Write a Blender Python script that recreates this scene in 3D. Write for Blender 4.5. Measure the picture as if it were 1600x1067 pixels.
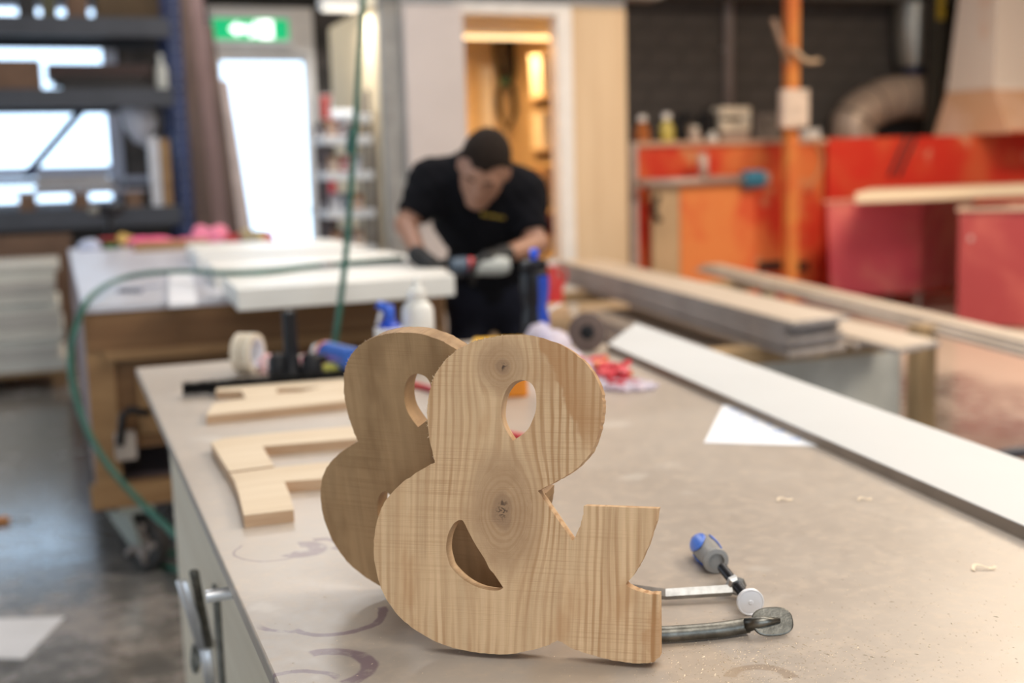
import bpy, bmesh, math, random
import numpy as np
from mathutils import Vector, Matrix
from mathutils.geometry import tessellate_polygon

for o in list(bpy.data.objects):
    bpy.data.objects.remove(o)
SC = bpy.context.scene
COL = SC.collection
random.seed(4)
RNG = np.random.default_rng(4)

# ------------------------------------------------------------------ camera
F, CAMH, TOP = 1850.0, 1.38, 0.88          # focal length in pixels (1600 wide), eye height, bench height
PITCH, ROLL, YAW = math.atan(268 / F), -0.028, math.radians(-20.8)
RM = (Matrix.Rotation(YAW, 3, 'Z') @ Matrix.Rotation(math.pi / 2 - PITCH, 3, 'X') @ Matrix.Rotation(ROLL, 3, 'Z'))
CP = Vector((0, 0, CAMH))
cd = bpy.data.cameras.new('camera')
cam = bpy.data.objects.new('camera', cd)
COL.objects.link(cam)
cam.matrix_world = Matrix.Translation(CP) @ RM.to_4x4()
cd.sensor_width = 36
cd.lens = F / 1600 * 36
cd.clip_start, cd.clip_end = 0.05, 200
cd.dof.use_dof = True
cd.dof.focus_distance = 1.20
cd.dof.aperture_fstop = 3.0
cd.dof.aperture_blades = 0
SC.camera = cam

# ------------------------------------------------------------------ world, lights, exposure
world = bpy.data.worlds.new('sky')
SC.world = world
world.use_nodes = True
wb = world.node_tree.nodes['Background']
wb.inputs[0].default_value = (0.72, 0.86, 1.0, 1)
wb.inputs[1].default_value = 4.2


def area(name, loc, size, size_y, power, col, rot=(0, 0, 0)):
    d = bpy.data.lights.new(name, 'AREA')
    d.shape = 'RECTANGLE'
    d.size, d.size_y, d.energy, d.color = size, size_y, power, col
    o = bpy.data.objects.new(name, d)
    o.location, o.rotation_euler = loc, rot
    COL.objects.link(o)
    return o


area('fill_light_front', (0.0, -1.4, 4.4), 3.0, 2.0, 170, (1.0, 0.94, 0.87))  # added fill from the camera side; no fitting is known there
area('ceiling_lamp_bench', (2.6, 2.8, 4.4), 2.4, 2.4, 110, (1.0, 0.95, 0.90))
area('ceiling_lamp_middle', (1.2, 6.0, 4.4), 0.6, 3.6, 90, (1.0, 0.97, 0.95))
area('fill_light_timber', (4.4, 1.4, 4.4), 2.0, 2.0, 230, (1.0, 0.88, 0.74))  # added light that brightens the timber, trestle and right-hand floor
area('fill_light_rear', (1.9, 9.9, 4.4), 1.6, 0.6, 110, (1.0, 0.97, 0.94))  # added to lift the block wall beside the exit door
area('ceiling_lamp_machine', (6.4, 5.8, 4.4), 2.4, 0.8, 330, (1.0, 0.80, 0.58))

vs = SC.view_settings
vs.view_transform = 'Standard'
vs.look = 'None'
vs.gamma = 1
vs.use_curve_mapping = False
vs.exposure = -0.42
SC.cycles.use_denoising = True
SC.cycles.max_bounces = 8


# ------------------------------------------------------------------ pixel to place helpers
def ray(x, y):
    return RM @ Vector(((x - 800) / F, -(y - 533.5) / F, -1.0))


def PZ(x, y, z=TOP):
    d = ray(x, y)
    return CP + d * ((z - CAMH) / d.z)


def PD(x, y, dep):
    return CP + ray(x, y) * dep


def PY(x, y, Y):
    d = ray(x, y)
    return CP + d * (Y / d.y)


def PX(x, y, X):
    d = ray(x, y)
    return CP + d * (X / d.x)


# ------------------------------------------------------------------ node helpers
class X:
    """wrapped socket with arithmetic"""
    def __init__(s, nt, so): s.nt, s.so = nt, so

    def _m(s, op, *a):
        n = s.nt.nodes.new('ShaderNodeMath')
        n.operation = op
        for i, v in enumerate((s,) + a):
            if isinstance(v, X): s.nt.links.new(v.so, n.inputs[i])
            else: n.inputs[i].default_value = v
        return X(s.nt, n.outputs[0])

    def __add__(s, o): return s._m('ADD', o)
    __radd__ = __add__
    def __sub__(s, o): return s._m('SUBTRACT', o)
    def __rsub__(s, o): return (s * -1.0) + o
    def __mul__(s, o): return s._m('MULTIPLY', o)
    __rmul__ = __mul__
    def __truediv__(s, o): return s._m('DIVIDE', o)
    def __pow__(s, o): return s._m('POWER', o)
    def abs(s): return s._m('ABSOLUTE')
    def sin(s): return s._m('SINE')
    def sqrt(s): return s._m('SQRT')
    def max(s, o): return s._m('MAXIMUM', o)
    def min(s, o): return s._m('MINIMUM', o)
    def gt(s, o): return s._m('GREATER_THAN', o)
    def exp(s): return s._m('EXPONENT')

    def ss(s, a, b, lo=0.0, hi=1.0):
        n = s.nt.nodes.new('ShaderNodeMapRange')
        n.interpolation_type = 'SMOOTHSTEP'
        s.nt.links.new(s.so, n.inputs[0])
        for i, v in enumerate((a, b, lo, hi)): n.inputs[i + 1].default_value = v
        return X(s.nt, n.outputs[0])


class Mat:
    def __init__(s, name, rough=0.5, metal=0.0, spec=0.5):
        s.m = bpy.data.materials.new(name)
        s.m.use_nodes = True
        s.nt = s.m.node_tree
        s.b = s.nt.nodes['Principled BSDF']
        s.b.inputs['Roughness'].default_value = rough
        s.b.inputs['Metallic'].default_value = metal
        s.b.inputs['Specular IOR Level'].default_value = spec

    def co(s, sx=1, sy=1, sz=1, kind='Object'):
        t = s.nt.nodes.new('ShaderNodeTexCoord')
        m = s.nt.nodes.new('ShaderNodeMapping')
        m.inputs['Scale'].default_value = (sx, sy, sz)
        s.nt.links.new(t.outputs[kind], m.inputs[0])
        return m.outputs[0]

    def xyz(s, vec):
        n = s.nt.nodes.new('ShaderNodeSeparateXYZ')
        s.nt.links.new(vec, n.inputs[0])
        return [X(s.nt, n.outputs[i]) for i in range(3)]

    def comb(s, x, y, z):
        n = s.nt.nodes.new('ShaderNodeCombineXYZ')
        for i, v in enumerate((x, y, z)):
            if isinstance(v, X): s.nt.links.new(v.so, n.inputs[i])
            else: n.inputs[i].default_value = v
        return n.outputs[0]

    def noise(s, vec, scale=5, detail=3, rough=0.55, dist=0.0):
        n = s.nt.nodes.new('ShaderNodeTexNoise')
        n.inputs['Scale'].default_value = scale
        n.inputs['Detail'].default_value = detail
        n.inputs['Roughness'].default_value = rough
        n.inputs['Distortion'].default_value = dist
        s.nt.links.new(vec, n.inputs['Vector'])
        return X(s.nt, n.outputs['Fac'])

    def mix(s, fac, a, b):
        n = s.nt.nodes.new('ShaderNodeMix')
        n.data_type = 'RGBA'
        for i, v in ((0, fac), (6, a), (7, b)):
            if isinstance(v, X): s.nt.links.new(v.so, n.inputs[i])
            elif isinstance(v, bpy.types.NodeSocket): s.nt.links.new(v, n.inputs[i])
            elif isinstance(v, (int, float)): n.inputs[i].default_value = v
            else: n.inputs[i].default_value = (*v, 1)
        return n.outputs[2]

    def col(s, so):
        if isinstance(so, bpy.types.NodeSocket): s.nt.links.new(so, s.b.inputs['Base Color'])
        else: s.b.inputs['Base Color'].default_value = (*so, 1)
        return s

    def rough(s, x):
        s.nt.links.new(x.so, s.b.inputs['Roughness'])
        return s

    def bump(s, x, strength=0.3, dist=0.002):
        n = s.nt.nodes.new('ShaderNodeBump')
        n.inputs['Strength'].default_value = strength
        n.inputs['Distance'].default_value = dist
        s.nt.links.new(x.so, n.inputs['Height'])
        s.nt.links.new(n.outputs[0], s.b.inputs['Normal'])
        return s


def sc(c, k): return tuple(min(1, max(0, v * k)) for v in c)


_mc = {}


def plain(name, c, rough=0.5, metal=0.0, var=0.12, scale=8, spec=0.5, c2=None, bump=0.0, axis=None):
    """colour with soft procedural variation; axis='x'/'y'/'z' draws it out into grain"""
    if name in _mc: return _mc[name]
    M = Mat(name, rough, metal, spec)
    st = {'x': (0.08, 1, 1), 'y': (1, 0.08, 1), 'z': (1, 1, 0.08), None: (1, 1, 1)}[axis]
    v = M.co(*st)
    n = M.noise(v, scale, 4, 0.6).ss(0.3, 0.7)
    M.col(M.mix(n, sc(c, 1 - var), c2 if c2 else sc(c, 1 + var)))
    if bump: M.bump(M.noise(v, scale * 6, 2), bump, 0.001)
    _mc[name] = M.m
    return M.m


def emit(name, c, s):
    if name in _mc: return _mc[name]
    M = Mat(name, 0.6)
    M.col(c)
    M.b.inputs['Emission Color'].default_value = (*c, 1)
    M.b.inputs['Emission Strength'].default_value = s
    _mc[name] = M.m
    return M.m


def glass(name, c=(0.9, 0.95, 1.0), rough=0.0, alpha=None):
    if name in _mc: return _mc[name]
    m = bpy.data.materials.new(name)
    m.use_nodes = True
    nt = m.node_tree
    nt.nodes.clear()
    out = nt.nodes.new('ShaderNodeOutputMaterial')
    tr = nt.nodes.new('ShaderNodeBsdfTransparent')
    tr.inputs[0].default_value = (*c, 1)
    gl = nt.nodes.new('ShaderNodeBsdfGlossy')
    gl.inputs['Roughness'].default_value = 0.05
    mx = nt.nodes.new('ShaderNodeMixShader')
    mx.inputs[0].default_value = 0.06
    nt.links.new(tr.outputs[0], mx.inputs[1])
    nt.links.new(gl.outputs[0], mx.inputs[2])
    nt.links.new(mx.outputs[0], out.inputs[0])
    _mc[name] = m
    return m


# ------------------------------------------------------------------ object helpers
WM = {}      # world matrix of each object


def _set(o, label=None, cat=None, group=None, kind=None):
    if label: o['label'] = label
    if cat: o['category'] = cat
    if group: o['group'] = group
    if kind: o['kind'] = kind
    return o


def thing(name, label, cat, loc=(0, 0, 0), rz=0.0, group=None):
    o = bpy.data.objects.new(name, None)
    o.empty_display_size = 0.05
    COL.objects.link(o)
    o.location = loc
    o.rotation_euler = (0, 0, rz)
    WM[o] = Matrix.Translation(Vector(loc)) @ Matrix.Rotation(rz, 4, 'Z')
    return _set(o, label, cat, group)


def mobj(name, vs, fs, mat, parent=None, world=False, smooth=False, label=None, cat=None, group=None, kind=None,
         matrix=None, share=None):
    """one mesh object. world=True: vertices given in world space. Top-level meshes get their origin at their base."""
    me = bpy.data.meshes.new(name)
    P = WM.get(parent, Matrix.Identity(4)) if parent else Matrix.Identity(4)
    L = Matrix.Identity(4)
    vs = [Vector(v) for v in vs]
    if parent is not None and world:
        inv = P.inverted()
        vs = [inv @ v for v in vs]
    if parent is None and matrix is None:
        c = sum(vs, Vector()) / len(vs)
        c.z = min(v.z for v in vs)
        vs = [v - c for v in vs]
        L = Matrix.Translation(c)
    if matrix is not None: L = matrix
    me.from_pydata([tuple(v) for v in vs], [], [tuple(f) for f in fs])
    me.update()
    if smooth:
        me.polygons.foreach_set('use_smooth', [True] * len(me.polygons))
    me.materials.append(mat)
    o = bpy.data.objects.new(name, me)
    COL.objects.link(o)
    if parent is not None:
        o.parent = parent
    o.matrix_local = L
    WM[o] = P @ L
    return _set(o, label, cat, group, kind)


def fixn(o):
    bm = bmesh.new()
    bm.from_mesh(o.data)
    bmesh.ops.recalc_face_normals(bm, faces=bm.faces)
    bm.to_mesh(o.data)
    bm.free()
    return o


def bevel(o, w=0.003, seg=2):
    m = o.modifiers.new('bevel', 'BEVEL')
    m.width, m.segments, m.limit_method, m.angle_limit = w, seg, 'ANGLE', math.radians(40)
    return o


BF = [(0, 3, 2, 1), (4, 5, 6, 7), (0, 1, 5, 4), (1, 2, 6, 5), (2, 3, 7, 6), (3, 0, 4, 7)]


def bv(x0, x1, y0, y1, z0, z1):
    return [(x0, y0, z0), (x1, y0, z0), (x1, y1, z0), (x0, y1, z0), (x0, y0, z1), (x1, y0, z1), (x1, y1, z1), (x0, y1, z1)]


def box(name, b, mat, parent=None, world=True, bw=0.0, **k):
    o = mobj(name, bv(*b), BF, mat, parent, world, **k)
    if bw: bevel(o, bw)
    return o


def boxes(name, bl, mat, parent=None, world=True, bw=0.0, **k):
    vs, fs = [], []
    for b in bl:
        n = len(vs)
        vs += bv(*b)
        fs += [tuple(i + n for i in f) for f in BF]
    o = mobj(name, vs, fs, mat, parent, world, **k)
    if bw: bevel(o, bw)
    return o


def prism(name, pts, z0, z1, mat, parent=None, world=True, holes=(), bw=0.0, axis='z', **k):
    """extrude a 2-D outline (with holes) from z0 to z1; axis 'y' stands it up: (x, z) outline, y extent"""
    loops = [list(pts)] + [list(h) for h in holes]
    flat = [p for l in loops for p in l]
    n = len(flat)
    tri = tessellate_polygon([[Vector((p[0], p[1], 0)) for p in l] for l in loops])
    if axis == 'z':
        vs = [(p[0], p[1], z0) for p in flat] + [(p[0], p[1], z1) for p in flat]
    else:
        vs = [(p[0], z0, p[1]) for p in flat] + [(p[0], z1, p[1]) for p in flat]
    fs = [tuple(t) for t in tri] + [tuple(i + n for i in reversed(t)) for t in tri]
    b = 0
    for l in loops:
        m = len(l)
        for i in range(m):
            j = (i + 1) % m
            fs.append((b + i, b + j, b + j + n, b + i + n))
        b += m
    o = fixn(mobj(name, vs, fs, mat, parent, world, **k))
    if bw: bevel(o, bw)
    return o


def frame_from(d):
    d = Vector(d).normalized()
    a = Vector((0, 0, 1)) if abs(d.z) < 0.95 else Vector((1, 0, 0))
    x = d.cross(a).normalized()
    y = x.cross(d).normalized()
    return x, y, d


def lathe(name, prof, p0, p1, mat, parent=None, world=True, seg=24, smooth=True, **k):
    """profile [(t, r)] with t in metres along the axis p0 -> p1"""
    p0, p1 = Vector(p0), Vector(p1)
    x, y, d = frame_from(p1 - p0)
    vs, fs = [], []
    for t, r in prof:
        c = p0 + d * t
        for i in range(seg):
            a = 2 * math.pi * i / seg
            vs.append(c + x * (r * math.cos(a)) + y * (r * math.sin(a)))
    for j in range(len(prof) - 1):
        for i in range(seg):
            q = (i + 1) % seg
            fs.append((j * seg + i, j * seg + q, (j + 1) * seg + q, (j + 1) * seg + i))
    fs.append(tuple(range(seg)))
    fs.append(tuple(range((len(prof) - 1) * seg, len(prof) * seg)))
    o = fixn(mobj(name, vs, fs, mat, parent, world, smooth=smooth, **k))
    if smooth: o.data.set_sharp_from_angle(angle=math.radians(40))
    return o


def cr(pts, n=8, closed=False):
    """Catmull-Rom through points"""
    P = [Vector(p) for p in pts]
    out = []
    m = len(P)
    rng = range(m if closed else m - 1)
    for i in rng:
        a = P[(i - 1) % m] if closed or i > 0 else P[0] * 2 - P[1]
        b, c = P[i], P[(i + 1) % m]
        d = P[(i + 2) % m] if closed or i + 2 < m else P[-1] * 2 - P[-2]
        for j in range(n):
            t = j / n
            out.append(0.5 * ((2 * b) + (c - a) * t + (2 * a - 5 * b + 4 * c - d) * t * t + (3 * b - a - 3 * c + d) * t ** 3))
    if not closed: out.append(P[-1])
    return out


def tube(name, pts, r, mat, parent=None, world=True, seg=10, closed=False, smooth=True, flat=1.0, **k):
    P = [Vector(p) for p in pts]
    m = len(P)
    R = r if isinstance(r, (list, tuple)) else [r] * m
    vs, fs = [], []
    prev = None
    for i in range(m):
        if closed: t = P[(i + 1) % m] - P[(i - 1) % m]
        else: t = P[min(i + 1, m - 1)] - P[max(i - 1, 0)]
        t.normalize()
        if prev is None: x = frame_from(t)[0]
        else:
            x = prev - t * prev.dot(t)
            x.normalize()
        prev = x
        y = t.cross(x)
        for j in range(seg):
            a = 2 * math.pi * j / seg
            vs.append(P[i] + x * (R[i] * math.cos(a)) + y * (R[i] * flat * math.sin(a)))
    for i in range(m if closed else m - 1):
        q = (i + 1) % m
        for j in range(seg):
            w = (j + 1) % seg
            fs.append((i * seg + j, i * seg + w, q * seg + w, q * seg + j))
    if not closed:
        fs.append(tuple(reversed(range(seg))))
        fs.append(tuple(range((m - 1) * seg, m * seg)))
    return fixn(mobj(name, vs, fs, mat, parent, world, smooth=smooth, **k))


def copy_tree(o, parent=None, first=True):
    c = o.copy()
    COL.objects.link(c)
    if parent is not None:
        c.parent = parent
    for ch in o.children: copy_tree(ch, c)
    return c


# ---- implicit surfaces (bodies, bags): smooth union of tapered capsules and ellipsoids, meshed with surface nets
def sd_cap(P, a, b, ra, rb):
    a, b = np.array(a, float), np.array(b, float)
    ab = b - a
    t = np.clip(((P - a) @ ab) / (ab @ ab), 0, 1)
    return np.linalg.norm(P - (a + t[..., None] * ab), axis=-1) - (ra + (rb - ra) * t)


def sd_ell(P, c, r, rot=None):
    q = P - np.array(c, float)
    if rot is not None: q = q @ np.array(rot)
    r = np.array(r, float)
    k = np.linalg.norm(q / r, axis=-1)
    return (k - 1) * r.min()


def smin(a, b, k):
    h = np.clip(0.5 + 0.5 * (b - a) / k, 0, 1)
    return b + (a - b) * h - k * h * (1 - h)


def nets(fn, lo, hi, h):
    lo, hi = np.array(lo, float), np.array(hi, float)
    n = np.ceil((hi - lo) / h).astype(int) + 1
    g = [lo[i] + np.arange(n[i]) * h for i in range(3)]
    P = np.stack(np.meshgrid(*g, indexing='ij'), -1)
    f = fn(P)
    s = f < 0
    c0 = [s[i:n[0] - 1 + i, j:n[1] - 1 + j, k:n[2] - 1 + k] for i in (0, 1) for j in (0, 1) for k in (0, 1)]
    act = np.zeros(c0[0].shape, int)
    for c in c0: act += c
    act = (act > 0) & (act < 8)
    idx = -np.ones(act.shape, int)
    idx[act] = np.arange(act.sum())
    ac = np.argwhere(act)
    acc = np.zeros((len(ac), 3))
    cnt = np.zeros(len(ac))
    offs = [np.array((i, j, k)) for i in (0, 1) for j in (0, 1) for k in (0, 1)]
    for a in offs:
        for ax in range(3):
            if a[ax]: continue
            b = a.copy()
            b[ax] = 1
            fa = f[tuple((ac + a).T)]
            fb = f[tuple((ac + b).T)]
            m = (fa < 0) != (fb < 0)
            t = np.where(m, fa / np.where(m, fa - fb, 1), 0)
            p = lo + (ac + a) * h
            p[:, ax] += t * h
            acc[m] += p[m]
            cnt[m] += 1
    V = acc / cnt[:, None]
    faces = []
    for ax in range(3):
        u, v = (ax + 1) % 3, (ax + 2) % 3
        A = np.argwhere(np.diff(s.astype(int), axis=ax) != 0)
        A = A[(A[:, u] > 0) & (A[:, v] > 0) & (A[:, u] < n[u] - 1) & (A[:, v] < n[v] - 1)]
        du, dv = np.zeros(3, int), np.zeros(3, int)
        du[u] = 1
        dv[v] = 1
        q = np.stack([idx[tuple((A - du - dv).T)], idx[tuple((A - dv).T)], idx[tuple(A.T)], idx[tuple((A - du).T)]], 1)
        fl = s[tuple(A.T)]
        q[~fl] = q[~fl][:, ::-1]
        faces.append(q)
    return V.tolist(), np.concatenate(faces).tolist()


# ------------------------------------------------------------------ materials
def grain_wood(name, c1, c2, axis='y', scale=14, rough=0.6, bump=0.15, knots=0.0):
    if name in _mc: return _mc[name]
    M = Mat(name, rough, 0, 0.35)
    st = {'x': (0.06, 1, 1), 'y': (1, 0.06, 1), 'z': (1, 1, 0.06)}[axis]
    v = M.co(*st)
    a = M.noise(v, scale, 4, 0.65, 0.6)
    b = M.noise(v, scale * 5, 3, 0.6)
    f = (a * 0.7 + b * 0.3).ss(0.32, 0.68)
    M.col(M.mix(f, c1, c2))
    M.bump(b, bump, 0.001)
    _mc[name] = M.m
    return M.m


PALE = grain_wood('pale_pine', (0.60, 0.47, 0.32), (0.74, 0.62, 0.46), 'x', 16)
PALE_EDGE = grain_wood('pale_edge', (0.42, 0.26, 0.15), (0.60, 0.42, 0.27), 'x', 20)
PLY = grain_wood('plywood', (0.60, 0.43, 0.27), (0.70, 0.53, 0.35), 'z', 6)
PLY_GREY = grain_wood('board_face', (0.42, 0.35, 0.28), (0.56, 0.48, 0.40), 'y', 8)
PLY_EDGE = grain_wood('board_edge', (0.30, 0.27, 0.26), (0.48, 0.44, 0.43), 'y', 18)
BROWN = grain_wood('brown_plywood', (0.16, 0.075, 0.03), (0.26, 0.14, 0.06), 'x', 7)
BROWN2 = grain_wood('tan_timber', (0.26, 0.14, 0.06), (0.40, 0.24, 0.11), 'x', 9)
POSTW = grain_wood('timber_post', (0.30, 0.20, 0.10), (0.42, 0.29, 0.16), 'z', 9)
DARKWOOD = grain_wood('dark_board', (0.06, 0.035, 0.028), (0.12, 0.075, 0.06), 'z', 6)
MAUVEWOOD = grain_wood('mauve_board', (0.14, 0.085, 0.08), (0.22, 0.14, 0.135), 'z', 6)
WHITE = plain('white_paint', (0.80, 0.80, 0.79), 0.4, var=0.04, scale=4)
CREAM = plain('cream_paint', (0.72, 0.70, 0.62), 0.4, var=0.05, scale=3)
BLACKP = plain('black_plastic', (0.009, 0.009, 0.011), 0.5, var=0.2, spec=0.3)
STEEL = plain('zinc_steel', (0.42, 0.42, 0.41), 0.40, 1.0, var=0.25, scale=40)
DSTEEL = plain('cast_steel', (0.17, 0.165, 0.145), 0.40, 1.0, var=0.3, scale=60, bump=0.2)
GREYM = plain('grey_steel_paint', (0.042, 0.044, 0.055), 0.45, var=0.15, scale=3)
BLUEM = plain('blue_steel_paint', (0.010, 0.022, 0.09), 0.45, var=0.2, scale=5)
RUBBER = plain('dark_rubber', (0.03, 0.026, 0.024), 0.7, var=0.3)
GREENH = plain('green_hose', (0.016, 0.11, 0.075), 0.4, var=0.15, scale=20)
CARD = plain('brown_card', (0.16, 0.09, 0.055), 0.8, var=0.15, scale=5)
DARK = plain('dark_sheet', (0.02, 0.016, 0.015), 0.6, var=0.3)
REDP = plain('red_plastic', (0.55, 0.03, 0.03), 0.4, var=0.15)
PINK = plain('pink_cloth', (0.80, 0.10, 0.24), 0.7, var=0.3, scale=30)


def concrete_mat():
    M = Mat('polished_concrete', 0.3, 0, 0.5)
    v = M.co(1, 1, 1)
    a = M.noise(v, 0.9, 5, 0.6)
    b = M.noise(v, 9, 4, 0.65)
    x, y, z = M.xyz(v)
    dust = ((a * 0.6 + b * 0.4) + (x - 1.6).ss(0, 2.5) * 0.50).ss(0.48, 0.80)  # dust, heavier rightward; also puts the brightly lit right floor into the colour
    c = M.mix(b.ss(0.35, 0.65), (0.150, 0.142, 0.128), (0.205, 0.197, 0.182))
    c = M.mix(dust, c, (0.56, 0.455, 0.385))
    M.col(c)
    M.rough(dust * 0.45 + b * 0.22 + 0.06)
    M.bump(b, 0.06, 0.003)
    M.b.inputs['Coat Weight'].default_value = 0.6
    M.b.inputs['Coat Roughness'].default_value = 0.16
    return M.m


CONC = concrete_mat()
BLOCK = plain('grey_block', (0.085, 0.075, 0.07), 0.9, var=0.18, scale=3, bump=0.5)
MORTAR = plain('block_mortar', (0.055, 0.05, 0.047), 0.95, var=0.15, scale=6)


def red_dust(name, base, dust, scale=1.6, lo=0.40, hi=0.64, third=None):
    M = Mat(name, 0.6, 0, 0.3)
    v = M.co()
    n = M.noise(v, scale, 5, 0.6, 0.4).ss(lo, hi)
    c = M.mix(n, base, dust)
    if third: c = M.mix(M.noise(v, scale * 2.1, 3, 0.5).ss(0.58, 0.72), c, third)
    M.col(c)
    return M.m


RED_A = red_dust('red_dusty_panel', (0.62, 0.045, 0.02), (0.72, 0.20, 0.06), 1.5, third=(0.62, 0.33, 0.16))
RED_B = red_dust('red_panel', (0.70, 0.04, 0.022), (0.75, 0.13, 0.05), 1.1, third=(0.80, 0.42, 0.26))
ORANGE_D = red_dust('orange_dusty_door', (0.78, 0.26, 0.08), (0.70, 0.12, 0.045), 1.8)
CRIMSON = red_dust('crimson_bin', (0.60, 0.085, 0.115), (0.70, 0.20, 0.17), 1.2)
ROSE = red_dust('rose_container', (0.36, 0.055, 0.06), (0.50, 0.12, 0.10), 1.5)
HOODM = red_dust('hood_pale', (0.80, 0.70, 0.63), (0.76, 0.48, 0.34), 1.3, 0.52, 0.78)

# ------------------------------------------------------------------ THE SETTING
WY = 11.5                                   # back wall
fl = box('floor', (-9, 14, -8, WY + 0.3, -0.2, 0), CONC, kind='structure')
box('ceiling', (-5, 14, -5, WY + 0.3, 4.6, 4.75), plain('ceiling_white', (0.55, 0.54, 0.52), 0.9), kind='structure')
DX0, DX1, DZ1 = 1.44, 2.42, 2.95            # exit door opening
WX0, WX1, WZ0, WZ1 = -1.4, 0.62, 1.16, 2.98  # window opening
wall = boxes('wall_back', [(-5, WX0, WY, WY + 0.25, 0, 4.6), (WX0, WX1, WY, WY + 0.25, 0, WZ0), (WX0, WX1, WY, WY + 0.25, WZ1, 4.6),
                           (WX1, DX0, WY, WY + 0.25, 0, 4.6), (DX0, DX1, WY, WY + 0.25, DZ1, 4.6), (DX1, 14, WY, WY + 0.25, 0, 4.6)],
             MORTAR, kind='structure')
box('wall_right', (13.75, 14, -5, WY, 0, 4.6), plain('side_wall', (0.40, 0.36, 0.33), 0.9), kind='structure')
boxes('wall_front', [(-5.25, -4, -5.25, -5, 0, 4.6), (-4, 4, -5.25, -5, 0, 0.9), (-4, 4, -5.25, -5, 3.4, 4.6), (4, 14, -5.25, -5, 0, 4.6)], plain('front_wall', (0.42, 0.39, 0.36), 0.9), kind='structure')
boxes('wall_left', [(-5.25, -5, -5, 3.0, 0, 4.6), (-5.25, -5, 8.5, WY, 0, 4.6), (-5.25, -5, 3.0, 8.5, 3.6, 4.6)], plain('left_wall', (0.42, 0.39, 0.36), 0.9), kind='structure')
# blocks laid into the visible parts of the wall
bme = None


def block_run(x0, x1, z0, z1):
    global bme
    r = round(z0 / 0.2)
    while r * 0.2 < z1:
        x = math.floor(x0 / 0.4) * 0.4 + (0.2 if r % 2 else 0.0)
        while x < x1:
            a, b = max(x, x0), min(x + 0.39, x1)
            if b - a > 0.38:
                if bme is None:
                    o = box('block', (a, a + 0.39, WY - 0.012, WY + 0.01, r * 0.2, r * 0.2 + 0.19), BLOCK, wall)
                    me0 = o.data
                    bme = (o, a, r * 0.2)
                else:
                    o = bme[0].copy()
                    COL.objects.link(o)
                    o.location = Vector((a - bme[1], 0, r * 0.2 - bme[2]))
            elif b - a > 0.06:
                box('block', (a, b, WY - 0.012, WY + 0.01, r * 0.2, r * 0.2 + 0.19), BLOCK, wall)
            x += 0.4
        r += 1


block_run(2.44, 3.1, 1.0, 3.2)
block_run(4.2, 9.6, 1.4, 3.2)
block_run(0.66, 1.42, 1.0, 3.2)

# steel beam along the top of the picture
box('trim_1', (-5, 13.7, WY - 0.55, WY - 0.30, 3.10, 3.36), plain('beam_grey', (0.11, 0.105, 0.10), 0.6), kind='structure')

# exit door
FRAME = plain('door_frame_white', (0.80, 0.77, 0.74), 0.45, var=0.05)
d1 = thing('door_1', None, None, ((DX0 + DX1) / 2, WY, 0))
_set(d1, kind='structure')
boxes('door_frame', [(DX0, DX0 + 0.07, WY - 0.05, WY + 0.1, 0, DZ1), (DX1 - 0.07, DX1, WY - 0.05, WY + 0.1, 0, DZ1),
                     (DX0 + 0.07, DX1 - 0.07, WY - 0.05, WY + 0.1, 2.52, DZ1)], FRAME, d1, bw=0.004)
boxes('door_leaf_frame', [(DX0 + 0.07, DX0 + 0.10, WY, WY + 0.05, 0.02, 2.52), (DX1 - 0.10, DX1 - 0.07, WY, WY + 0.05, 0.02, 2.52),
                          (DX0 + 0.10, DX1 - 0.10, WY, WY + 0.05, 2.46, 2.52), (DX0 + 0.10, DX1 - 0.10, WY, WY + 0.05, 0.02, 0.5)], FRAME, d1)
box('pane', (DX0 + 0.10, DX1 - 0.10, WY + 0.02, WY + 0.03, 0.5, 2.46), glass('clear_pane'), d1)
hd = tube('door_handle', [(DX1 - 0.085, WY, 1.05), (DX1 - 0.085, WY - 0.05, 1.05), (DX1 - 0.2, WY - 0.05, 1.05)], 0.01, STEEL, d1)

# window behind the rack
w1 = thing('window_1', None, None, ((WX0 + WX1) / 2, WY, WZ0))
_set(w1, kind='structure')
LAV = plain('window_frame_lilac', (0.42, 0.45, 0.55), 0.5, var=0.06)
boxes('window_frame', [(WX0, WX0 + 0.07, WY, WY + 0.1, WZ0, WZ1), (WX1 - 0.12, WX1, WY - 0.03, WY + 0.1, WZ0, WZ1),
                       (WX0 + 0.07, WX1 - 0.12, WY, WY + 0.1, WZ1 - 0.07, WZ1), (WX0 + 0.07, WX1 - 0.12, WY, WY + 0.1, WZ0, WZ0 + 0.05)], LAV, w1)
box('transom_bar', (WX0 + 0.07, WX1 - 0.12, WY, WY + 0.1, 1.43, 1.52), LAV, w1)
box('pane', (WX0 + 0.07, WX1 - 0.12, WY + 0.04, WY + 0.05, 1.52, WZ1 - 0.07), glass('clear_pane'), w1)
box('pane', (WX0 + 0.07, WX1 - 0.12, WY + 0.04, WY + 0.05, WZ0 + 0.05, 1.43), glass('clear_pane'), w1)
box('window_sill', (WX0 - 0.05, WX1 + 0.55, WY - 0.16, WY, 1.36, 1.42), LAV, w1)

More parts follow.
